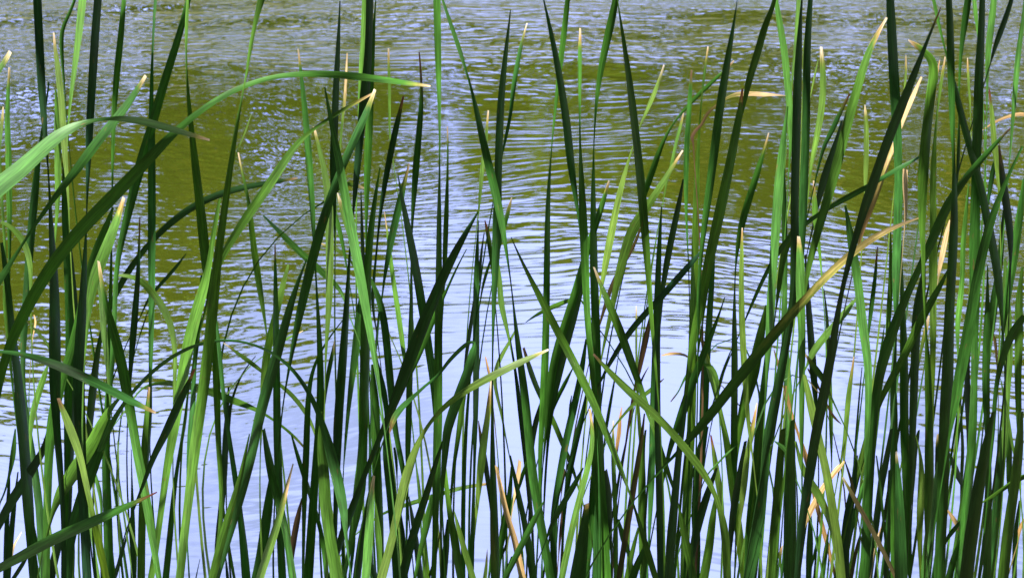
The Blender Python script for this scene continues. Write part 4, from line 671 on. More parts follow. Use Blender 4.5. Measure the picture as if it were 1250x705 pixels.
LABELS = {
  'a17': 'broad pale green leaf arching in from the left edge, folded over to a tan tip',
  'a18': 'long dark leaf slanting up from lower left and arching over to a tan tip',
  'a30': 'low dark leaf slanting across the bottom left corner to a reddish tip',
  'a29': 'green leaf lying almost level at left, drooping rightward to a frayed tan tip',
  'a39': 'thin leaf bowed in a wide arch over the blue water at left',
  'b11': 'broad bright green blade leaning left, crossing in front of darker blades',
  'b16': 'wide light green blade coming down from the top, pinched thin midway',
  'b20': 'broad near-black blade slanting up right over the pale water',
  'b45': 'leaf kinked sharply near its top, hanging end yellow with a brown tip',
  'b46': 'pale yellow-green leaf curving up right to a whitish point',
  'b82': 'bare tan dead stalk leaning left among green blades at the bottom',
  'c22': 'curled straw leaf bent over behind the dark upright blades',
  'c36': 'long green blade falling diagonally rightward with a rusty yellow patch',
  'c51': 'bright green leaf slanting down right from a brown tip, crossing dark blades',
  'c49': 'thick dark blade broken off flat with a tan cut top',
  'c33': 'straw-yellow leaf arching rightward to a shrivelled point, dark green toward its foot',
  'd5': 'curved yellow-green leaf with a white tip beside two dark upright blades',
  'd12': 'near-black blade slanting steeply up right to a thin brown point',
  'd13': 'glossy green leaf hooked over to the left at its top',
  'd20': 'tall blade, dark green above and broad black below, rising out of the top',
  'd30': 'long dark leaf leaning right to a thin brown tip near the right edge',
  'd67': 'crumpled straw leaf twisted between green blades near the bottom right',
  'd68b': 'narrow brown dried strip with a pale tip leaning left across green blades',
  'd76': 'short broad green blade with a small pale pointed tip at the bottom',
  'd17': 'bleached white stub with a blunt top behind a green blade',
  'd3': 'straight black blade with a needle point reaching almost to the top',
  'a13': 'tall blade pinched near the top, dark above and bright green at the bottom',
  'c21': 'dark blade with a reddish-brown withered tip, leaning right over the olive reflection',
  'd15': 'dark leaf reaching across rightward with a light green outer end',
  'c64': 'glossy black upright blade at the bottom, in front of green ones',
  'a1': 'upright dark green reed rising out of the top, well above the folded pale leaf',
  'a2': 'upright broad dark green reed rising out of the top, well above the folded pale leaf',
  'a3': 'upright mid green reed rising out of the top, well above the folded pale leaf',
  'a4': 'bright green reed leaning right rising out of the top, well above the folded pale leaf',
  'a5': 'upright yellow-green reed with tan tip, well above the folded pale leaf',
  'a6': 'upright bright green reed with pointed end, above the folded pale leaf',
  'a7': 'upright mid green reed with pointed end, right of the folded pale leaf',
  'a8': 'upright very dark green reed with pointed end, just left of the long dark arching leaf',
  'a9': 'upright narrow mid green reed rising out of the top, well above the folded pale leaf',
  'a10': 'higher upright mid green reed rising out of the top, above the long dark arching leaf',
  'a11': 'mid green reed leaning right cut by the top, well above the long dark arching leaf',
  'a12': 'lower upright mid green reed rising out of the top, above the long dark arching leaf',
  'a12b': 'mid green reed leaning left with pointed end, just right of the tall two-toned blade',
  'a12c': 'upright very dark green reed with pointed end, right of the tall two-toned blade',
  'a14': 'broad bright green reed leaning right with pointed end, just left of the tall two-toned blade',
  'a15': 'upright narrow mid green reed with pointed end, left of the tall two-toned blade',
  'a15b': 'dark green reed leaning right with pointed end, left of the tall two-toned blade',
  'a16': 'bright green reed slanting right with tan tip, above the folded pale leaf',
  'a19': 'very dark green reed slanting right with pointed end, left of the thin bowed arch',
  'a20': 'broad very dark green reed leaning left, left of the long dark arching leaf',
  'a22': 'upright bright green reed with tan tip, well above the folded pale leaf',
  'a23': 'narrow yellow-green reed leaning right with whitish tip, left of the folded pale leaf',
  'a23b': 'narrow yellow-green reed slanting right with whitish tip, well above the folded pale leaf',
  'a24': 'upright narrow mid green reed with pointed end, left of the folded pale leaf',
  'a25': 'yellow-green reed slanting left with pointed end, below the folded pale leaf',
  'a26': 'upright mid green reed with pointed end, above the folded pale leaf',
  'a21': 'upright bright green reed with pointed end, below the level drooping leaf',
  'a27': 'bright green reed leaning right with pointed end, just left of the level drooping leaf',
  'a28': 'thread-thin yellow-green reed slanting left with pointed end, just right of the long dark arching leaf',
  'a28b': 'upright thread-thin straw-coloured reed strip, just right of the long dark arching leaf',
  'a31': 'broad bright green reed slanting right with tan tip, right of the long dark arching leaf',
  'a32': 'broad mid green reed leaning right, just right of the long dark arching leaf',
  'a33': 'broad mid green reed leaning left with tan tip, right of the long dark arching leaf',
  'a34': 'yellow-green reed leaning left with pointed end, right of the long dark arching leaf',
  'a35': 'upright dark green reed with reddish tip, right of the long dark arching leaf',
  'a36': 'narrow very dark green reed slanting right with pointed end, left of the tall two-toned blade',
  'a36b': 'thread-thin mid green reed slanting right with pointed end, above the thin bowed arch',
  'a37': 'yellow-green reed slanting left with pointed end, right of the long dark arching leaf',
  'a38': 'dark green reed slanting right with tan tip, left of the broad bright crossing blade',
  'a39b': 'broad dark green reed slanting right with pointed end, just left of the thin bowed arch',
  'a40': 'broad bright green reed slanting right with pointed end, just left of the level drooping leaf',
  'a41': 'yellow-green reed slanting left with brown tip, below the level drooping leaf',
  'a42': 'narrow bright green reed leaning left with pointed end, below the thin bowed arch',
  'a43': 'upright thread-thin yellow-green reed with pointed end, right of the thin bowed arch',
  'a44': 'upright very dark green reed with pointed end, right of the thin bowed arch',
  'a45': 'narrow very dark green reed slanting right with pointed end, just below the low red-tipped leaf',
  'a46': 'upright mid green reed with tan tip, just right of the thin bowed arch',
  'a46b': 'upright narrow very dark green reed with pointed end, just right of the thin bowed arch',
  'a47': 'very dark green reed slanting right with reddish tip, just left of the tall two-toned blade',
  'a48': 'arching two-toned green leaf with tan tip, left of the thin bowed arch',
  'a49': 'narrow dark green reed slanting right with pointed end, just below the thin bowed arch',
  'a50': 'narrow yellow-green reed slanting left with whitish tip, just below the thin bowed arch',
  'a51': 'mid green reed slanting right with pointed end, right of the tall two-toned blade',
  'a52': 'broad mid green reed slanting right with pointed end, left of the broad bright crossing blade',
  'a53': 'thread-thin mid green reed leaning right with pointed end, right of the tall two-toned blade',
  'a54': 'thread-thin very dark green reed leaning left with pointed end, right of the tall two-toned blade',
  'a55': 'narrow mid green reed leaning right with pointed end, below the long dark arching leaf',
  'a55b': 'upright narrow dark green reed with pointed end, well above the low red-tipped leaf',
  'a55c': 'very dark green reed leaning right with pointed end, well above the low red-tipped leaf',
  'a56': 'thread-thin straw-coloured reed strip slanting right, above the low red-tipped leaf',
  'a57': 'narrow very dark green reed slanting right, just right of the low red-tipped leaf',
  'a58': 'upright mid green reed with pointed end, just above the low red-tipped leaf',
  'a58b': 'very dark green reed slanting right with pointed end, just above the low red-tipped leaf',
  'a58c': 'upright narrow dark green reed with pointed end, just below the low red-tipped leaf',
  'a58d': 'narrow yellow-green reed leaning right with pointed end, below the low red-tipped leaf',
  'b2': 'upright mid green reed with tan tip, above the long dark arching leaf',
  'b4': 'upright dark green reed with pointed end, well above the long dark arching leaf',
  'b5': 'upright narrow bright green reed rising out of the top, above the long dark arching leaf',
  'b6': 'upright dark green reed rising out of the top, above the long dark arching leaf',
  'b7': 'upright mid green reed with pointed end, left of the pinched light blade',
  'b8': 'two-toned green reed slanting right with whitish tip, just below the long dark arching leaf',
  'b9': 'bright green reed slanting right with tan tip, below the long dark arching leaf',
  'b10': 'upright yellow-green reed with tan tip, left of the broad bright crossing blade',
  'b12': 'upright narrow yellow-green reed with dry straw tip, above the long dark arching leaf',
  'b13': 'upright thread-thin yellow-green reed with tan tip, above the long dark arching leaf',
  'b14': 'dark green reed leaning right with reddish tip, below the long dark arching leaf',
  'b14c': 'thread-thin very dark green reed leaning right, right of the broad bright crossing blade',
  'b15': 'upright dark green reed with reddish tip, left of the pinched light blade',
  'b17': 'mid green reed leaning left rising out of the top, right of the pinched light blade',
  'b18': 'upright two-toned green reed with pointed end, well right of the pinched light blade',
  'b19': 'narrow yellow-green reed leaning right with tan tip, right of the pinched light blade',
  'b20b': 'mid green reed slanting right with pointed end, just right of the broad black slanting blade',
  'b21': 'upright narrow mid green reed with dry straw tip, just right of the pinched light blade',
  'b22': 'upright broad two-toned green reed with pointed end, right of the broad bright crossing blade',
  'b23': 'mid green reed leaning right with pointed end, just left of the broad bright crossing blade',
  'b24': 'upright narrow very dark green reed with pointed end, right of the broad bright crossing blade',
  'b25': 'mid green reed leaning left with pointed end, just right of the broad bright crossing blade',
  'b26': 'narrow bright green reed leaning left with straw tip, right of the broad bright crossing blade',
  'b27': 'dark green reed leaning left with pointed end, left of the pinched light blade',
  'b28': 'mid green reed leaning right with tan tip, left of the pinched light blade',
  'b29': 'bright green reed slanting left with pointed end, right of the tall two-toned blade',
  'b31': 'nearly level narrow mid green leaf with tan tip, right of the broad bright crossing blade',
  'b32': 'narrow yellow-green reed slanting left with whitish tip, just left of the broad bright crossing blade',
  'b33': 'narrow bright green reed leaning left, just left of the broad bright crossing blade',
  'b34': 'nearly level narrow yellow-green leaf with dry straw tip, left of the broad bright crossing blade',
  'b36': 'upright dark green reed with brown tip, right of the tall two-toned blade',
  'b37': 'yellow-green reed leaning right with pointed end, well left of the broad bright crossing blade',
  'b38': 'yellow-green reed leaning left with tan tip, just right of the tall two-toned blade',
  'b38b': 'thread-thin yellow-green reed slanting right with pointed end, just right of the tall two-toned blade',
  'b40': 'dark green reed leaning right with pointed end, left of the broad bright crossing blade',
  'b41': 'narrow mid green reed leaning right with whitish tip, left of the broad bright crossing blade',
  'b44': 'nearly level thread-thin yellow-green leaf with tan tip, right of the thin bowed arch',
  'b47': 'upright two-toned green reed with pointed end, just right of the broad black slanting blade',
  'b48': 'narrow very dark green reed leaning right, right of the broad black slanting blade',
  'b49': 'narrow mid green reed leaning left with reddish tip, right of the broad black slanting blade',
  'b50': 'narrow mid green reed leaning right with tan tip, right of the broad black slanting blade',
  'b51': 'thread-thin mid green reed leaning right with pointed end, left of the rusty-patched blade',
  'b52': 'narrow yellow-green reed leaning left with pointed end, left of the rusty-patched blade',
  'b53': 'upright narrow yellow-green reed with pointed end, above the pale curving leaf',
  'b54': 'thread-thin straw-coloured reed strip leaning left, right of the kinked yellow-ended leaf',
  'b55': 'yellow-green reed leaning right with tan tip, just below the pale curving leaf',
  'b56': 'narrow dark green reed leaning left with brown tip, right of the kinked yellow-ended leaf',
  'b57': 'upright two-toned green reed with pointed end, just left of the broad bright crossing blade',
  'b57b': 'upright bright green reed with pointed end, right of the broad black slanting blade',
  'b58': 'dark green reed leaning left with pointed end, just right of the broad bright crossing blade',
  'b59': 'upright bright green reed with dry straw tip, just right of the broad black slanting blade',
  'b60': 'very dark green reed leaning right, just right of the broad black slanting blade',
  'b61': 'upright broad bright green reed with pointed end, just right of the thin bowed arch',
  'b62': 'yellow-green reed slanting right with dry straw tip, left of the thin bowed arch',
  'b63': 'two-toned green reed leaning left with pointed end, left of the thin bowed arch',
  'b65': 'broad mid green reed leaning right with pointed end, well left of the thin bowed arch',
  'b66': 'narrow two-toned green reed slanting left with pointed end, left of the thin bowed arch',
  'b67': 'brown withered reed strip leaning right, left of the thin bowed arch',
  'b70': 'nearly level narrow yellow-green leaf with tan tip, just left of the bare tan stalk',
  'b71': 'very dark green reed slanting right with pointed end, just left of the kinked yellow-ended leaf',
  'b72': 'mid green reed leaning right with pointed end, just left of the pinched light blade',
  'b73': 'two-toned green reed leaning left with pointed end, just left of the kinked yellow-ended leaf',
  'b74': 'yellow-green reed slanting left with pointed end, just right of the kinked yellow-ended leaf',
  'b75': 'narrow mid green reed leaning right with pointed end, just right of the kinked yellow-ended leaf',
  'b76': 'upright dark green reed with pointed end, just right of the kinked yellow-ended leaf',
  'b77': 'very dark green reed leaning left with pointed end, just right of the pale curving leaf',
  'b78': 'upright dark green reed with pointed end, just right of the pale curving leaf',
  'b80': 'narrow yellow-green reed leaning left with pointed end, just right of the pale curving leaf',
  'b81': 'thread-thin dark green reed leaning right with brown tip, just right of the pinched light blade',
  'b83': 'mid green reed leaning right with pointed end, right of the bare tan stalk',
  'b84': 'thread-thin very dark green reed slanting right, just right of the bare tan stalk',
  'b84b': 'nearly level very dark green leaf with pointed end, just left of the bare tan stalk',
  'b85': 'upright narrow yellow-green reed with tan tip, left of the bare tan stalk',
  'b85b': 'upright thread-thin mid green reed with pointed end, left of the bare tan stalk',
  'b86': 'narrow dark green reed leaning right, just right of the broad black slanting blade',
  'b87': 'very dark green reed slanting left with pointed end, left of the pale curving leaf',
  'b88': 'thread-thin dark green reed leaning left, just right of the broad bright crossing blade',
  'c1': 'narrow mid green reed leaning right with whitish tip, well right of the pinched light blade',
  'c2': 'dark green reed leaning left with pointed end, well right of the pinched light blade',
  'c5': 'upright two-toned green reed with tan tip, well right of the pinched light blade',
  'c6': 'upright mid green reed rising out of the top, well right of the pinched light blade',
  'c7': 'upright broad mid green reed cut by the top, well left of the curled straw leaf',
  'c8': 'mid green reed leaning left with pointed end, well left of the curled straw leaf',
  'c9': 'upright mid green reed with pointed end, left of the red-tipped dark blade',
  'c10': 'upright very dark green reed with pointed end, left of the red-tipped dark blade',
  'c11b': 'thread-thin yellow-green reed leaning right with pointed end, left of the curled straw leaf',
  'c11': 'upright yellow-green reed with tan tip, left of the red-tipped dark blade',
  'c12': 'yellow-green reed slanting right with whitish tip, well left of the curled straw leaf',
  'c14': 'yellow-green reed slanting right with tan tip, just left of the curled straw leaf',
  'c15': 'narrow brown withered reed strip slanting right, well left of the red-tipped dark blade',
  'c16': 'narrow mid green reed slanting right with tan tip, above the red-tipped dark blade',
  'c17': 'upright narrow bright green reed with brown tip, above the curled straw leaf',
  'c18': 'thread-thin yellow-green reed leaning right with tan tip, left of the curled straw leaf',
  'c19': 'mid green reed leaning right with pointed end, well left of the straight black blade',
  'c20': 'dark green reed slanting right rising out of the top, left of the straight black blade',
  'c23': 'very dark green reed leaning right with pointed end, below the curled straw leaf',
  'c24': 'two-toned green reed slanting right with pointed end, just left of the red-tipped dark blade',
  'c25': 'mid green reed leaning right with tan tip, left of the straight black blade',
  'c26': 'upright yellow-green reed with tan tip, right of the red-tipped dark blade',
  'c27': 'upright dark green reed with pointed end, just right of the red-tipped dark blade',
  'c28': 'mid green reed slanting right with pointed end, right of the red-tipped dark blade',
  'c29': 'yellow-green reed leaning left with tan tip, just right of the red-tipped dark blade',
  'c30': 'yellow-green reed slanting left with pointed end, right of the red-tipped dark blade',
  'c31': 'nearly level thread-thin straw-coloured leaf, left of the red-tipped dark blade',
  'c32': 'arching thread-thin bright green leaf with brown tip, left of the glossy black blade',
  'c35': 'narrow very dark green reed leaning left with pointed end, above the pale curving leaf',
  'c37': 'arching narrow mid green leaf with pointed end, left of the rusty-patched blade',
  'c38': 'mid green reed slanting right with tan tip, well left of the curled straw leaf',
  'c39': 'very dark green reed leaning right with pointed end, right of the rusty-patched blade',
  'c40': 'mid green reed slanting left with brown tip, just above the pale curving leaf',
  'c42': 'very dark green reed leaning right with pointed end, below the pale curving leaf',
  'c43': 'narrow mid green reed slanting right with pointed end, just below the rusty-patched blade',
  'c44': 'mid green reed leaning right with pointed end, above the brown-tipped slanting leaf',
  'c45': 'upright thread-thin mid green reed with pointed end, left of the rusty-patched blade',
  'c46': 'higher mid green reed leaning right with pointed end, left of the brown-tipped slanting leaf',
  'c47': 'yellow-green reed leaning right with dry straw tip, just left of the rusty-patched blade',
  'c48': 'dark green reed slanting right with pointed end, left of the rusty-patched blade',
  'c50': 'mid green reed slanting left with tan tip, right of the rusty-patched blade',
  'c52': 'upright narrow yellow-green reed with whitish tip, well left of the red-tipped dark blade',
  'c53': 'brown withered reed strip leaning right, left of the red-tipped dark blade',
  'c54': 'thread-thin dark green reed slanting right with brown tip, right of the brown-tipped slanting leaf',
  'c55': 'narrow yellow-green reed slanting right with brown tip, left of the red-tipped dark blade',
  'c56': 'narrow mid green reed leaning right with pointed end, right of the brown-tipped slanting leaf',
  'c57': 'narrow straw-coloured reed strip leaning right, left of the brown-tipped slanting leaf',
  'c58': 'narrow mid green reed slanting right with pointed end, left of the arching straw leaf',
  'c60': 'broad mid green reed leaning right with pointed end, just right of the light-ended cross leaf',
  'c61': 'mid green reed leaning right with pointed end, just right of the arching straw leaf',
  'c62': 'yellow-green reed leaning right with tan tip, left of the straight black blade',
  'c63': 'broad mid green reed leaning right with pointed end, just left of the straight black blade',
  'c65': 'brown withered reed strip leaning right, just below the brown-tipped slanting leaf',
  'c66': 'upright mid green reed with pointed end, left of the brown-tipped slanting leaf',
  'c67': 'upright narrow yellow-green reed with whitish tip, just right of the rusty-patched blade',
  'c68': 'thread-thin dark green reed leaning right with pointed end, right of the rusty-patched blade',
  'c70': 'narrow bright green reed slanting left with pointed end, left of the rusty-patched blade',
  'c71': 'mid green reed leaning right with pointed end, just left of the rusty-patched blade',
  'c72': 'mid green reed slanting right with pointed end, just left of the rusty-patched blade',
  'c73': 'mid green reed slanting right with pointed end, right of the bare tan stalk',
  'c74': 'very dark green reed leaning left with pointed end, right of the bare tan stalk',
  'c75': 'narrow straw-coloured reed strip leaning right, right of the bare tan stalk',
  'c76': 'narrow mid green reed slanting right with pointed end, right of the bare tan stalk',
  'c78': 'narrow brown withered reed strip leaning right, left of the flat-cut dark blade',
  'c78b': 'thread-thin straw-coloured reed strip leaning right, above the flat-cut dark blade',
  'c81': 'mid green reed leaning right with pointed end, just below the rusty-patched blade',
  'c82': 'upright mid green reed with pointed end, just right of the flat-cut dark blade',
  'c83': 'upright very dark green reed with pointed end, left of the rusty-patched blade',
  'c84': 'very dark green reed slanting right with pointed end, just right of the brown-tipped slanting leaf',
  'c85': 'upright broad dark green reed with pointed end, just right of the arching straw leaf',
  'c86': 'mid green reed leaning left with pointed end, just right of the glossy black blade',
  'c87': 'yellow-green reed leaning left with reddish tip, below the arching straw leaf',
  'c88': 'lower mid green reed leaning right with pointed end, left of the brown-tipped slanting leaf',
  'c90': 'thread-thin bright green reed slanting right with pointed end, left of the straight black blade',
  'c91': 'very dark green reed leaning right with pointed end, left of the straight black blade',
  'd1': 'upright bright green reed rising out of the top, left of the straight black blade',
  'd2': 'upright narrow yellow-green reed rising out of the top, just left of the straight black blade',
  'd3b': 'upright mid green reed rising out of the top, just right of the straight black blade',
  'd4': 'upright thread-thin yellow-green reed with pointed end, just right of the straight black blade',
  'd5b': 'thread-thin yellow-green reed leaning right with pointed end, just left of the white-tipped curved leaf',
  'd6': 'broad bright green reed slanting right with tan tip, left of the hooked green leaf',
  'd7': 'narrow mid green reed slanting right with reddish tip, right of the white-tipped curved leaf',
  'd8': 'very dark green reed slanting right with pointed end, right of the white-tipped curved leaf',
  'd9': 'upright narrow yellow-green reed with tan tip, left of the steep black blade',
  'd10': 'upright broad two-toned green reed rising out of the top, left of the hooked green leaf',
  'd11': 'upright dark green reed with pointed end, below the bleached stub',
  'd14': 'straw-coloured reed strip slanting right with dry straw tip, just right of the steep black blade',
  'd16': 'upright thread-thin yellow-green reed with tan tip, below the hooked green leaf',
  'd18': 'dark green reed leaning left rising out of the top, just left of the black-footed blade',
  'd19': 'upright yellow-green reed with tan tip, just left of the black-footed blade',
  'd19b': 'thread-thin straw-coloured reed strip leaning right, just right of the hooked green leaf',
  'd21': 'upright mid green reed rising out of the top, just right of the black-footed blade',
  'd22': 'upright broad mid green reed rising out of the top, right of the black-footed blade',
  'd23': 'narrow bright green reed leaning left rising out of the top, right of the black-footed blade',
  'd24': 'broad mid green reed slanting right with pointed end, right of the long leaning leaf',
  'd25': 'upright bright green reed rising out of the top, right of the black-footed blade',
  'd26': 'upright narrow yellow-green reed with reddish tip, right of the black-footed blade',
  'd27': 'narrow very dark green reed slanting right cut by the top, right of the black-footed blade',
  'd28': 'narrow bright green reed leaning right cut by the top, well right of the black-footed blade',
  'd29': 'arching narrow straw-coloured leaf, left of the long leaning leaf',
  'd32': 'very dark green reed leaning left with brown tip, just right of the long leaning leaf',
  'd33': 'narrow mid green reed leaning right with pointed end, just right of the long leaning leaf',
  'd34': 'upright thread-thin yellow-green reed with tan tip, right of the black-footed blade',
  'd35': 'upright bright green reed with tan tip, just right of the white-tipped curved leaf',
  'd36': 'upright bright green reed with pointed end, just below the curled straw leaf',
  'd37': 'upright bright green reed with pointed end, just left of the straight black blade',
  'd38': 'dark green reed leaning right with pointed end, just left of the straight black blade',
  'd39': 'upright bright green reed with tan tip, just right of the straight black blade',
  'd40': 'bright green reed leaning left with pointed end, just below the light-ended cross leaf',
  'd41': 'narrow mid green reed leaning right with reddish tip, just right of the arching straw leaf',
  'd42': 'upright narrow mid green reed with pointed end, just below the arching straw leaf',
  'd43': 'narrow mid green reed leaning right with pointed end, just left of the long leaning leaf',
  'd44': 'mid green reed slanting right with pointed end, just left of the black-footed blade',
  'd45': 'upright broad very dark green reed with pointed end, just below the hooked green leaf',
  'd46': 'narrow straw-coloured reed strip leaning right, just left of the black-footed blade',
  'd46b': 'narrow yellow-green reed leaning right with tan tip, just right of the hooked green leaf',
  'd47': 'upright narrow bright green reed with pointed end, just right of the long leaning leaf',
  'd49': 'upright mid green reed with pointed end, just left of the long leaning leaf',
  'd50': 'narrow yellow-green reed leaning right with tan tip, right of the steep black blade',
  'd51': 'yellow-green reed slanting right with pointed end, right of the steep black blade',
  'd52': 'bright green reed slanting left with tan tip, right of the straight black blade',
  'd53': 'yellow-green reed leaning left with pointed end, right of the straight black blade',
  'd55': 'upright dark green reed with pointed end, just right of the straight black blade',
  'd56': 'upright narrow mid green reed with pointed end, just right of the arching straw leaf',
  'd57': 'arching thread-thin straw-coloured leaf, right of the steep black blade',
  'd58': 'thread-thin straw-coloured reed strip leaning left, just right of the arching straw leaf',
  'd59': 'thread-thin brown withered reed strip slanting left, left of the steep black blade',
  'd60': 'upright narrow dark green reed with pointed end, left of the long leaning leaf',
  'd62': 'upright mid green reed with pointed end, just right of the straight black blade',
  'd63': 'upright broad dark green reed with pointed end, right of the straight black blade',
  'd64': 'narrow straw-coloured reed strip slanting left, just right of the straight black blade',
  'd65': 'yellow-green reed slanting left with pointed end, left of the steep black blade',
  'd66': 'narrow bright green reed slanting left with pointed end, just below the straight black blade',
  'd68': 'thread-thin brown withered reed strip slanting left, just left of the crumpled straw leaf',
  'd69': 'dark green reed leaning right with pointed end, just right of the crumpled straw leaf',
  'd70': 'yellow-green reed leaning right with pointed end, just left of the long leaning leaf',
  'd71': 'narrow bright green reed leaning right with pointed end, just left of the long leaning leaf',
  'd72': 'narrow brown withered reed strip slanting right, just left of the long leaning leaf',
  'd73': 'thread-thin mid green reed leaning left with pointed end, just right of the long leaning leaf',
  'd74': 'very dark green reed leaning right with pointed end, right of the long leaning leaf',
  'd75': 'upright very dark green reed with pointed end, just left of the short pale-pointed blade',
  'd76b': 'upright mid green reed with pointed end, right of the long leaning leaf',
  'd77': 'narrow very dark green reed leaning right, just left of the hooked green leaf',
  'd78': 'upright yellow-green reed with pointed end, left of the hooked green leaf',
  'd79': 'upright narrow dark green reed with tan tip, just left of the black-footed blade',
  'd80': 'bright green reed leaning right with pointed end, just left of the black-footed blade',
  'd81': 'narrow very dark green reed slanting left with pointed end, just right of the black-footed blade',
  'd81b': 'upright narrow dark green reed with pointed end, just right of the black-footed blade',
  'd82': 'narrow straw-coloured reed strip slanting left, just right of the black-footed blade',
  'd83': 'narrow mid green reed slanting right with pointed end, right of the black-footed blade',
  'd84': 'lower mid green reed slanting right with pointed end, right of the black-footed blade',
  'd85': 'broad very dark green reed leaning right with pointed end, right of the black-footed blade',
  'd86': 'higher upright mid green reed with pointed end, right of the black-footed blade',
  'd87': 'arching narrow mid green leaf with pointed end, right of the black-footed blade',
  'd88': 'higher mid green reed slanting right with pointed end, right of the black-footed blade',
  'd89': 'mid green reed leaning right with pointed end, well right of the hooked green leaf',
  'd90': 'broad dark green reed leaning right with pointed end, well right of the black-footed blade',
  'd91': 'lower upright mid green reed with pointed end, right of the black-footed blade',
  'd92': 'narrow mid green reed leaning right with pointed end, well right of the black-footed blade',
  'd93': 'thread-thin straw-coloured reed strip leaning left, right of the black-footed blade',
  'd94': 'thread-thin yellow-green reed leaning left with pointed end, right of the black-footed blade',
  'd95': 'upright yellow-green reed with pointed end, right of the black-footed blade',
  'd96': 'bright green reed leaning right with pointed end, right of the long leaning leaf',
  'd96b': 'upright bright green reed with pointed end, well right of the black-footed blade',
  'd97': 'mid green reed leaning right with pointed end, right of the black-footed blade',
  'd100': 'upright very dark green reed with pointed end, right of the black-footed blade',
  'd101': 'upright mid green reed with pointed end, just left of the crumpled straw leaf',
  'd101b': 'narrow mid green reed slanting right with pointed end, right of the crumpled straw leaf',
  'd102': 'narrow mid green reed leaning right with pointed end, right of the crumpled straw leaf',
  'd103': 'narrow straw-coloured reed strip leaning right, just right of the brown dried strip',
  'd104': 'narrow straw-coloured reed strip slanting right, well right of the black-footed blade',
  'd105': 'narrow yellow-green reed leaning right with tan tip, left of the steep black blade',
}
PAL = {'shaded_g': [(.020, .070, .022), (.024, .078, .018), (.017, .062, .026)],
       'sunlit_g': [(.062, .175, .026), (.078, .19, .024), (.056, .165, .030)],
       'g': [(.038, .134, .019), (.047, .152, .017), (.034, .122, .024), (.066, .162, .017)],
       'y': [(.105, .205, .030), (.085, .185, .030), (.13, .22, .035)],
       'd': [(.52, .34, .15), (.60, .42, .22), (.46, .27, .10)],
       'b': [(.12, .07, .035), (.09, .075, .03)]}
TIPC = {'o': [(.50, .33, .15), (.58, .42, .23), (.45, .25, .10)], 'w': [(.62, .50, .33), (.66, .52, .30)],
        'r': [(.16, .045, .03), (.20, .07, .035)], 'b': [(.13, .07, .035), (.18, .10, .05)],
        'd': [(.55, .38, .18), (.48, .33, .17)]}
OX = {'A': 0, 'B': 312, 'C': 624, 'D': 936}
Z = 4.006

def parse():
    out = []
    for line in TRACES.strip().splitlines():
        head, body = line.split('|')
        key, layer, mat, tip = head.split()
        pts, ox, oy, tone = [], 0, 0, 5.0
        for tok in body.split():
            if tok[0] in OX:
                ox, oy = OX[tok[0]], 176 * int(tok[1]); continue
            q = [float(a) for a in tok.split(',')]
            if len(q) > 3: tone = q[3]
            pts.append((ox + q[0] / Z, oy + q[1] / Z, q[2] / Z, tone))
        out.append((key, int(layer), mat, tip, np.array(pts)))
    return out

def catmull(P, step):
    """resample control rows (x, y, w, tone) along a smooth curve; also returns the control index of every sample"""
    n = len(P)
    xy = P[:, :2]
    seg = np.maximum(np.linalg.norm(np.diff(xy, axis=0), axis=1), 1e-3)
    t = np.concatenate([[0], np.cumsum(np.sqrt(seg))])            # centripetal
    # tangents for a cubic Hermite on the centripetal parameter
    m = np.zeros_like(P)
    for i in range(n):
        if i == 0: m[i] = (P[1] - P[0]) / (t[1] - t[0])
        elif i == n - 1: m[i] = (P[-1] - P[-2]) / (t[-1] - t[-2])
        else:
            h0, h1 = t[i] - t[i-1], t[i+1] - t[i]
            m[i] = ((P[i] - P[i-1]) / h0 * h1 + (P[i+1] - P[i]) / h1 * h0) / (h0 + h1)
    rows, idx = [], []
    for i in range(n - 1):
        k = max(2, int(seg[i] / step))
        h = t[i+1] - t[i]
        for j in range(k + (1 if i == n - 2 else 0)):
            u = j / k
            a = (2*u**3 - 3*u**2 + 1) * P[i] + (u**3 - 2*u**2 + u) * h * m[i] + (-2*u**3 + 3*u**2) * P[i+1] + (u**3 - u**2) * h * m[i+1]
            lo, hi = min(P[i, 2], P[i+1, 2]), max(P[i, 2], P[i+1, 2])
            a[2] = min(max(a[2], lo), hi); a[3] = P[i, 3] * (1-u) + P[i+1, 3] * u
            rows.append(a); idx.append(i + u)
    return np.array(rows), np.array(idx)

def smooth(a, k):
    if len(a) < 3: return a
    p = np.concatenate([[a[0]] * k, a, [a[-1]] * k])
    return np.convolve(p, np.ones(2*k+1) / (2*k+1), 'valid')

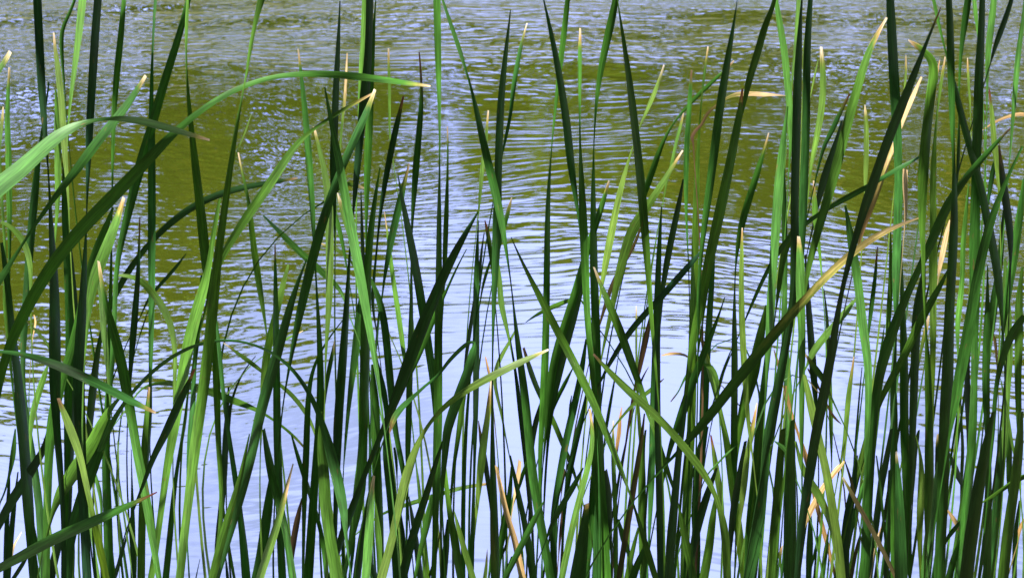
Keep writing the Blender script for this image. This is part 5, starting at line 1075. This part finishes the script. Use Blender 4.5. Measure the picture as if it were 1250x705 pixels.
NC = 5
def strip(name, C, S, Nn, Wd, sag, cols, mat, vv, u0):
    """leaf strip: centre line C, side S, face normal Nn, width Wd; gutter-shaped cross-section"""
    n = len(C)
    us = np.linspace(-1, 1, NC)
    rib = (1.05, .95, 1.16, .93, 1.04)                          # paler midrib and margins
    verts, uvs, col = [], [], []
    for i in range(n):
        for k, u in enumerate(us):
            rim = (1 - u*u) - .66
            verts.append(tuple(C[i] + S[i] * (u * Wd[i] / 2) + Nn[i] * (sag * Wd[i] * rim)))
            uvs.append((u0 + u * Wd[i] / 2, vv[i])); col.append((cols[i] if cols.ndim == 2 else cols[i][k]) * rib[k])
    faces = []
    for i in range(n - 1):
        for j in range(NC - 1):
            a = i * NC + j
            faces.append((a, a + 1, a + NC + 1, a + NC))
    me = bpy.data.meshes.new(name)
    me.from_pydata(verts, [], faces)
    me.materials.append(mat)
    me.polygons.foreach_set('use_smooth', [True] * len(faces))
    ul = me.uv_layers.new(name='UVMap')
    li = np.zeros(len(me.loops), dtype=np.int32); me.loops.foreach_get('vertex_index', li)
    ul.data.foreach_set('uv', np.array(uvs, dtype=np.float32)[li].ravel())
    ca = me.color_attributes.new('pigment', 'FLOAT_COLOR', 'POINT')
    arr = np.ones((len(verts), 4), dtype=np.float32); arr[:, :3] = np.array(col, dtype=np.float32)
    ca.data.foreach_set('color', arr.ravel())
    o = bpy.data.objects.new(name, me); COL.objects.link(o)
    return o

INFO = {}
def build_reed(key, layer, mat, tip, P):
    rnd = random.Random(key)
    Y0 = 1.36 + .11 * layer + rnd.uniform(-.05, .05)
    lean = rnd.uniform(-.10, .10)
    rows, idx = catmull(P, 5.0)
    if key not in ('b45', 'c30', 'd13', 'd67', 'c22'):          # stiff leaves: take the small wobbles out of the line
        for _ in range(2):
            a, b = rows[0, :2].copy(), rows[-1, :2].copy()
            k = min(9, max(1, len(rows) // 8))
            pad = np.vstack([2 * a - rows[k:0:-1, :2], rows[:, :2], 2 * b - rows[-2:-k-2:-1, :2]])
            ker = np.hanning(2 * k + 3)[1:-1]; ker /= ker.sum()
            rows[:, 0] = np.convolve(pad[:, 0], ker, 'valid'); rows[:, 1] = np.convolve(pad[:, 1], ker, 'valid')
        rows[:, 2] = smooth(rows[:, 2], 3) if len(rows) > 20 else rows[:, 2]
    if tip == '^':                                              # runs out of the top of the picture: grows on to a point
        d = rows[0, :2] - rows[min(4, len(rows) - 1), :2]; d /= np.linalg.norm(d)
        ln = rnd.uniform(110, 240); k = 14
        ext = []
        for j in range(k):
            u = 1 - j / k
            bend = (1 if d[0] >= 0 else -1) * 14 * u * u
            ext.append((rows[0, 0] + d[0] * ln * u + bend, rows[0, 1] + d[1] * ln * u, max(.8, rows[0, 2]) * (1 - u) ** .6 + .5, rows[0, 3]))
        rows = np.vstack([np.array(ext), rows]); idx = np.concatenate([np.full(k, -1.0), idx])
    C = []
    for (x, y, w, t) in rows:
        D = FW + RT * ((x - W_PX / 2) / FPX) + UP * ((H_PX / 2 - y) / FPX)
        s = (Y0 + lean * (CAM_Z - .9)) / (D.y - lean * D.z)
        C.append(np.array(CAM + D * s))
    C = np.array(C)
    dep = np.array([(Vector(c) - CAM).dot(FW) for c in C])
    w = rows[:, 2] * .85 * dep / FPX
    tone = rows[:, 3].copy()
    # on down to the pond bed, below the picture
    p0 = C[-1]; T = C[-1] - C[-min(6, len(C))]; T = T / np.linalg.norm(T)
    zb = -.09
    h = max(.05, p0[2] - zb)
    inside = rows[-1, 1] < 690 and 0 < rows[-1, 0] < W_PX
    sl_ = T[0] / max(.25, abs(T[2])); sl_ = max(-.7, min(.7, sl_))
    p3 = np.array([p0[0] + sl_ * h * .42, p0[1] + rnd.uniform(-.03, .05), zb])
    if inside: p3 = np.array([p0[0] + sl_ * h * .25, p0[1] + .04, zb])
    Ls = np.linalg.norm(p3 - p0)
    p1, p2 = p0 + T * Ls * .33, p3 + np.array([0, 0, .38 * Ls])
    ne = max(6, int(h / .06))
    wend = w[-1] if not inside else min(w[-1], .0014)
    for j in range(1, ne + 1):
        u = j / ne
        q = (1-u)**3 * p0 + 3*(1-u)**2*u * p1 + 3*(1-u)*u*u * p2 + u**3 * p3
        C = np.vstack([C, q]); tone = np.append(tone, tone[-1]); idx = np.append(idx, idx[-1] + .01)
        w = np.append(w, wend * (1 + .15 * u) if not inside else wend * (1 - u) + .0072 * u)
    n = len(C)
    Tn = np.gradient(C, axis=0); Tn /= np.linalg.norm(Tn, axis=1)[:, None]
    cam = np.array(CAM); sun = np.array(SUN)
    psi, B, N0 = np.zeros(n), np.zeros((n, 3)), np.zeros((n, 3))
    for i in range(n):
        V = cam - C[i]; V /= np.linalg.norm(V)
        q = V - Tn[i] * V.dot(Tn[i]); N0[i] = q / np.linalg.norm(q)
        B[i] = -np.cross(Tn[i], N0[i])
    # how far the face turns from the viewer: towards the sun for the bright stretches, away for the dim ones
    for i in range(n):
        a, b = N0[i].dot(sun), B[i].dot(sun)
        rr, ph = math.hypot(a, b), math.atan2(b, a)
        v = max(-.98, min(.98, (-.62 + tone[i] * .165) / max(rr, .2)))
        ac = math.acos(v)
        psi[i] = ph + ac if ph < 0 else ph - ac
    psi = np.clip(psi, R(-62), R(58))
    psi = smooth(psi, 5)
    Wd = w / np.cos(psi)
    S = B * np.cos(psi)[:, None] - N0 * np.sin(psi)[:, None]
    Nn = N0 * np.cos(psi)[:, None] + B * np.sin(psi)[:, None]
    sag = rnd.choice([.04, .06, .085, -.05]) if mat in 'g' else rnd.choice([.03, .06, -.04])
    vv = np.concatenate([[0], np.cumsum(np.linalg.norm(np.diff(C, axis=0), axis=1))])
    u0 = rnd.uniform(0, 40)
    mt = float(np.average(tone, weights=w))                     # shade and sun put into pigment: dim blades get darker green, bright ones lighter
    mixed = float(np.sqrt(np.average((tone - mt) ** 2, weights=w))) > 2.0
    pal = PAL[mat] if mat != 'g' or mixed else PAL['shaded_g'] if mt < 2.4 else PAL['sunlit_g'] if mt > 5.4 else PAL['g']
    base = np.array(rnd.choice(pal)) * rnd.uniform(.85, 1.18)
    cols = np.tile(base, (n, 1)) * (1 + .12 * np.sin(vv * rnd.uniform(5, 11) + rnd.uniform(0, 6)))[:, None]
    if mat == 'd':
        cols = cols * (1 + .25 * np.sin(vv * 31 + rnd.uniform(0, 6)))[:, None]
    if mat == 'd':                                   # only the upper part has dried; the hidden foot is still green
        e0 = n - ne
        for i in range(max(0, e0 - 3), n):
            q = min(1, (i - e0 + 3) / 4); cols[i] = cols[i] * (1 - q) + np.array((.03, .085, .02)) * q
    body_mat = {'g': M_GREEN, 'y': M_THIN, 'd': M_DRY, 'b': M_DRY}[mat]
    kind = 'dry_reed_leaf' if mat in 'db' else 'reed_leaf'
    cut = 0
    if tip[0] in TIPC and tip[0] != '-':
        k = int(tip[1])
        tc_ = np.array(rnd.choice(TIPC[tip[0]]))
        cut = int(np.searchsorted(idx, max(k, .6)))
        cut = max(2, min(cut, n - 3))
        end = np.array({'o': (.66, .55, .40), 'w': (.75, .69, .58), 'r': (.10, .035, .03), 'b': (.26, .17, .11), 'd': (.55, .40, .22)}[tip[0]])
        yel = np.array((.24, .24, .045)) if tip[0] in 'owd' else np.array((.16, .13, .03))
        span = vv[cut]
        cols = np.repeat(cols[:, None, :], NC, axis=1)
        green = cols.copy()
        off = np.array([rnd.uniform(-.22, .22) for _ in range(NC)])
        first, spread = (.85 if tip[0] == 'd' else rnd.uniform(.15, .65)), rnd.uniform(.25, 1.1)
        if key == 'c33': first, tc_ = .12, np.array((.60, .45, .16))
        for i in range(n):
            for j in range(NC):
                u = vv[i] / max(span, 1e-4) + off[j] + .10 * math.sin(vv[i] * 300 + j * 2.1)
                g = rnd.uniform(.82, 1.15)
                if u <= first: q = max(0, u / first); cols[i, j] = (end * (1 - q) + tc_ * q) * g
                elif u <= 1.0: q = (u - first) / (1 - first); cols[i, j] = (tc_ * (1 - q) + yel * q) * g
                elif u <= 1 + spread: q = ((u - 1) / spread) ** .6; cols[i, j] = yel * (1 - q) + green[i, j] * q
    nat = np.arange(n)
    foot = Vector(C[-1])                                        # the thing's own origin is at its foot
    shift = Matrix.Translation(-foot)
    if cut:
        root = bpy.data.objects.new(kind, None); COL.objects.link(root)
        root.empty_display_size = .05
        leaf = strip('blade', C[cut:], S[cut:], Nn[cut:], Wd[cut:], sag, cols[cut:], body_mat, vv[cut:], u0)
        t = strip('dry_tip', C[:cut+1], S[:cut+1], Nn[:cut+1], Wd[:cut+1], sag * .8, cols[:cut+1], M_DRY, vv[:cut+1], u0)
        for q in (leaf, t):
            q.data.transform(shift); q.parent = root
    else:
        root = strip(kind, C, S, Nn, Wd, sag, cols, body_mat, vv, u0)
        root.data.transform(shift)
    root.location = foot
    root['category'] = 'reed'
    root['group'] = 'dry reed leaves among the green ones' if mat in 'db' else 'green reed leaves in front of the pond'
    root['label'] = LABELS.get(key, 'green reed leaf standing in front of the pond')
    return root

for rec in parse():
    build_reed(*rec)
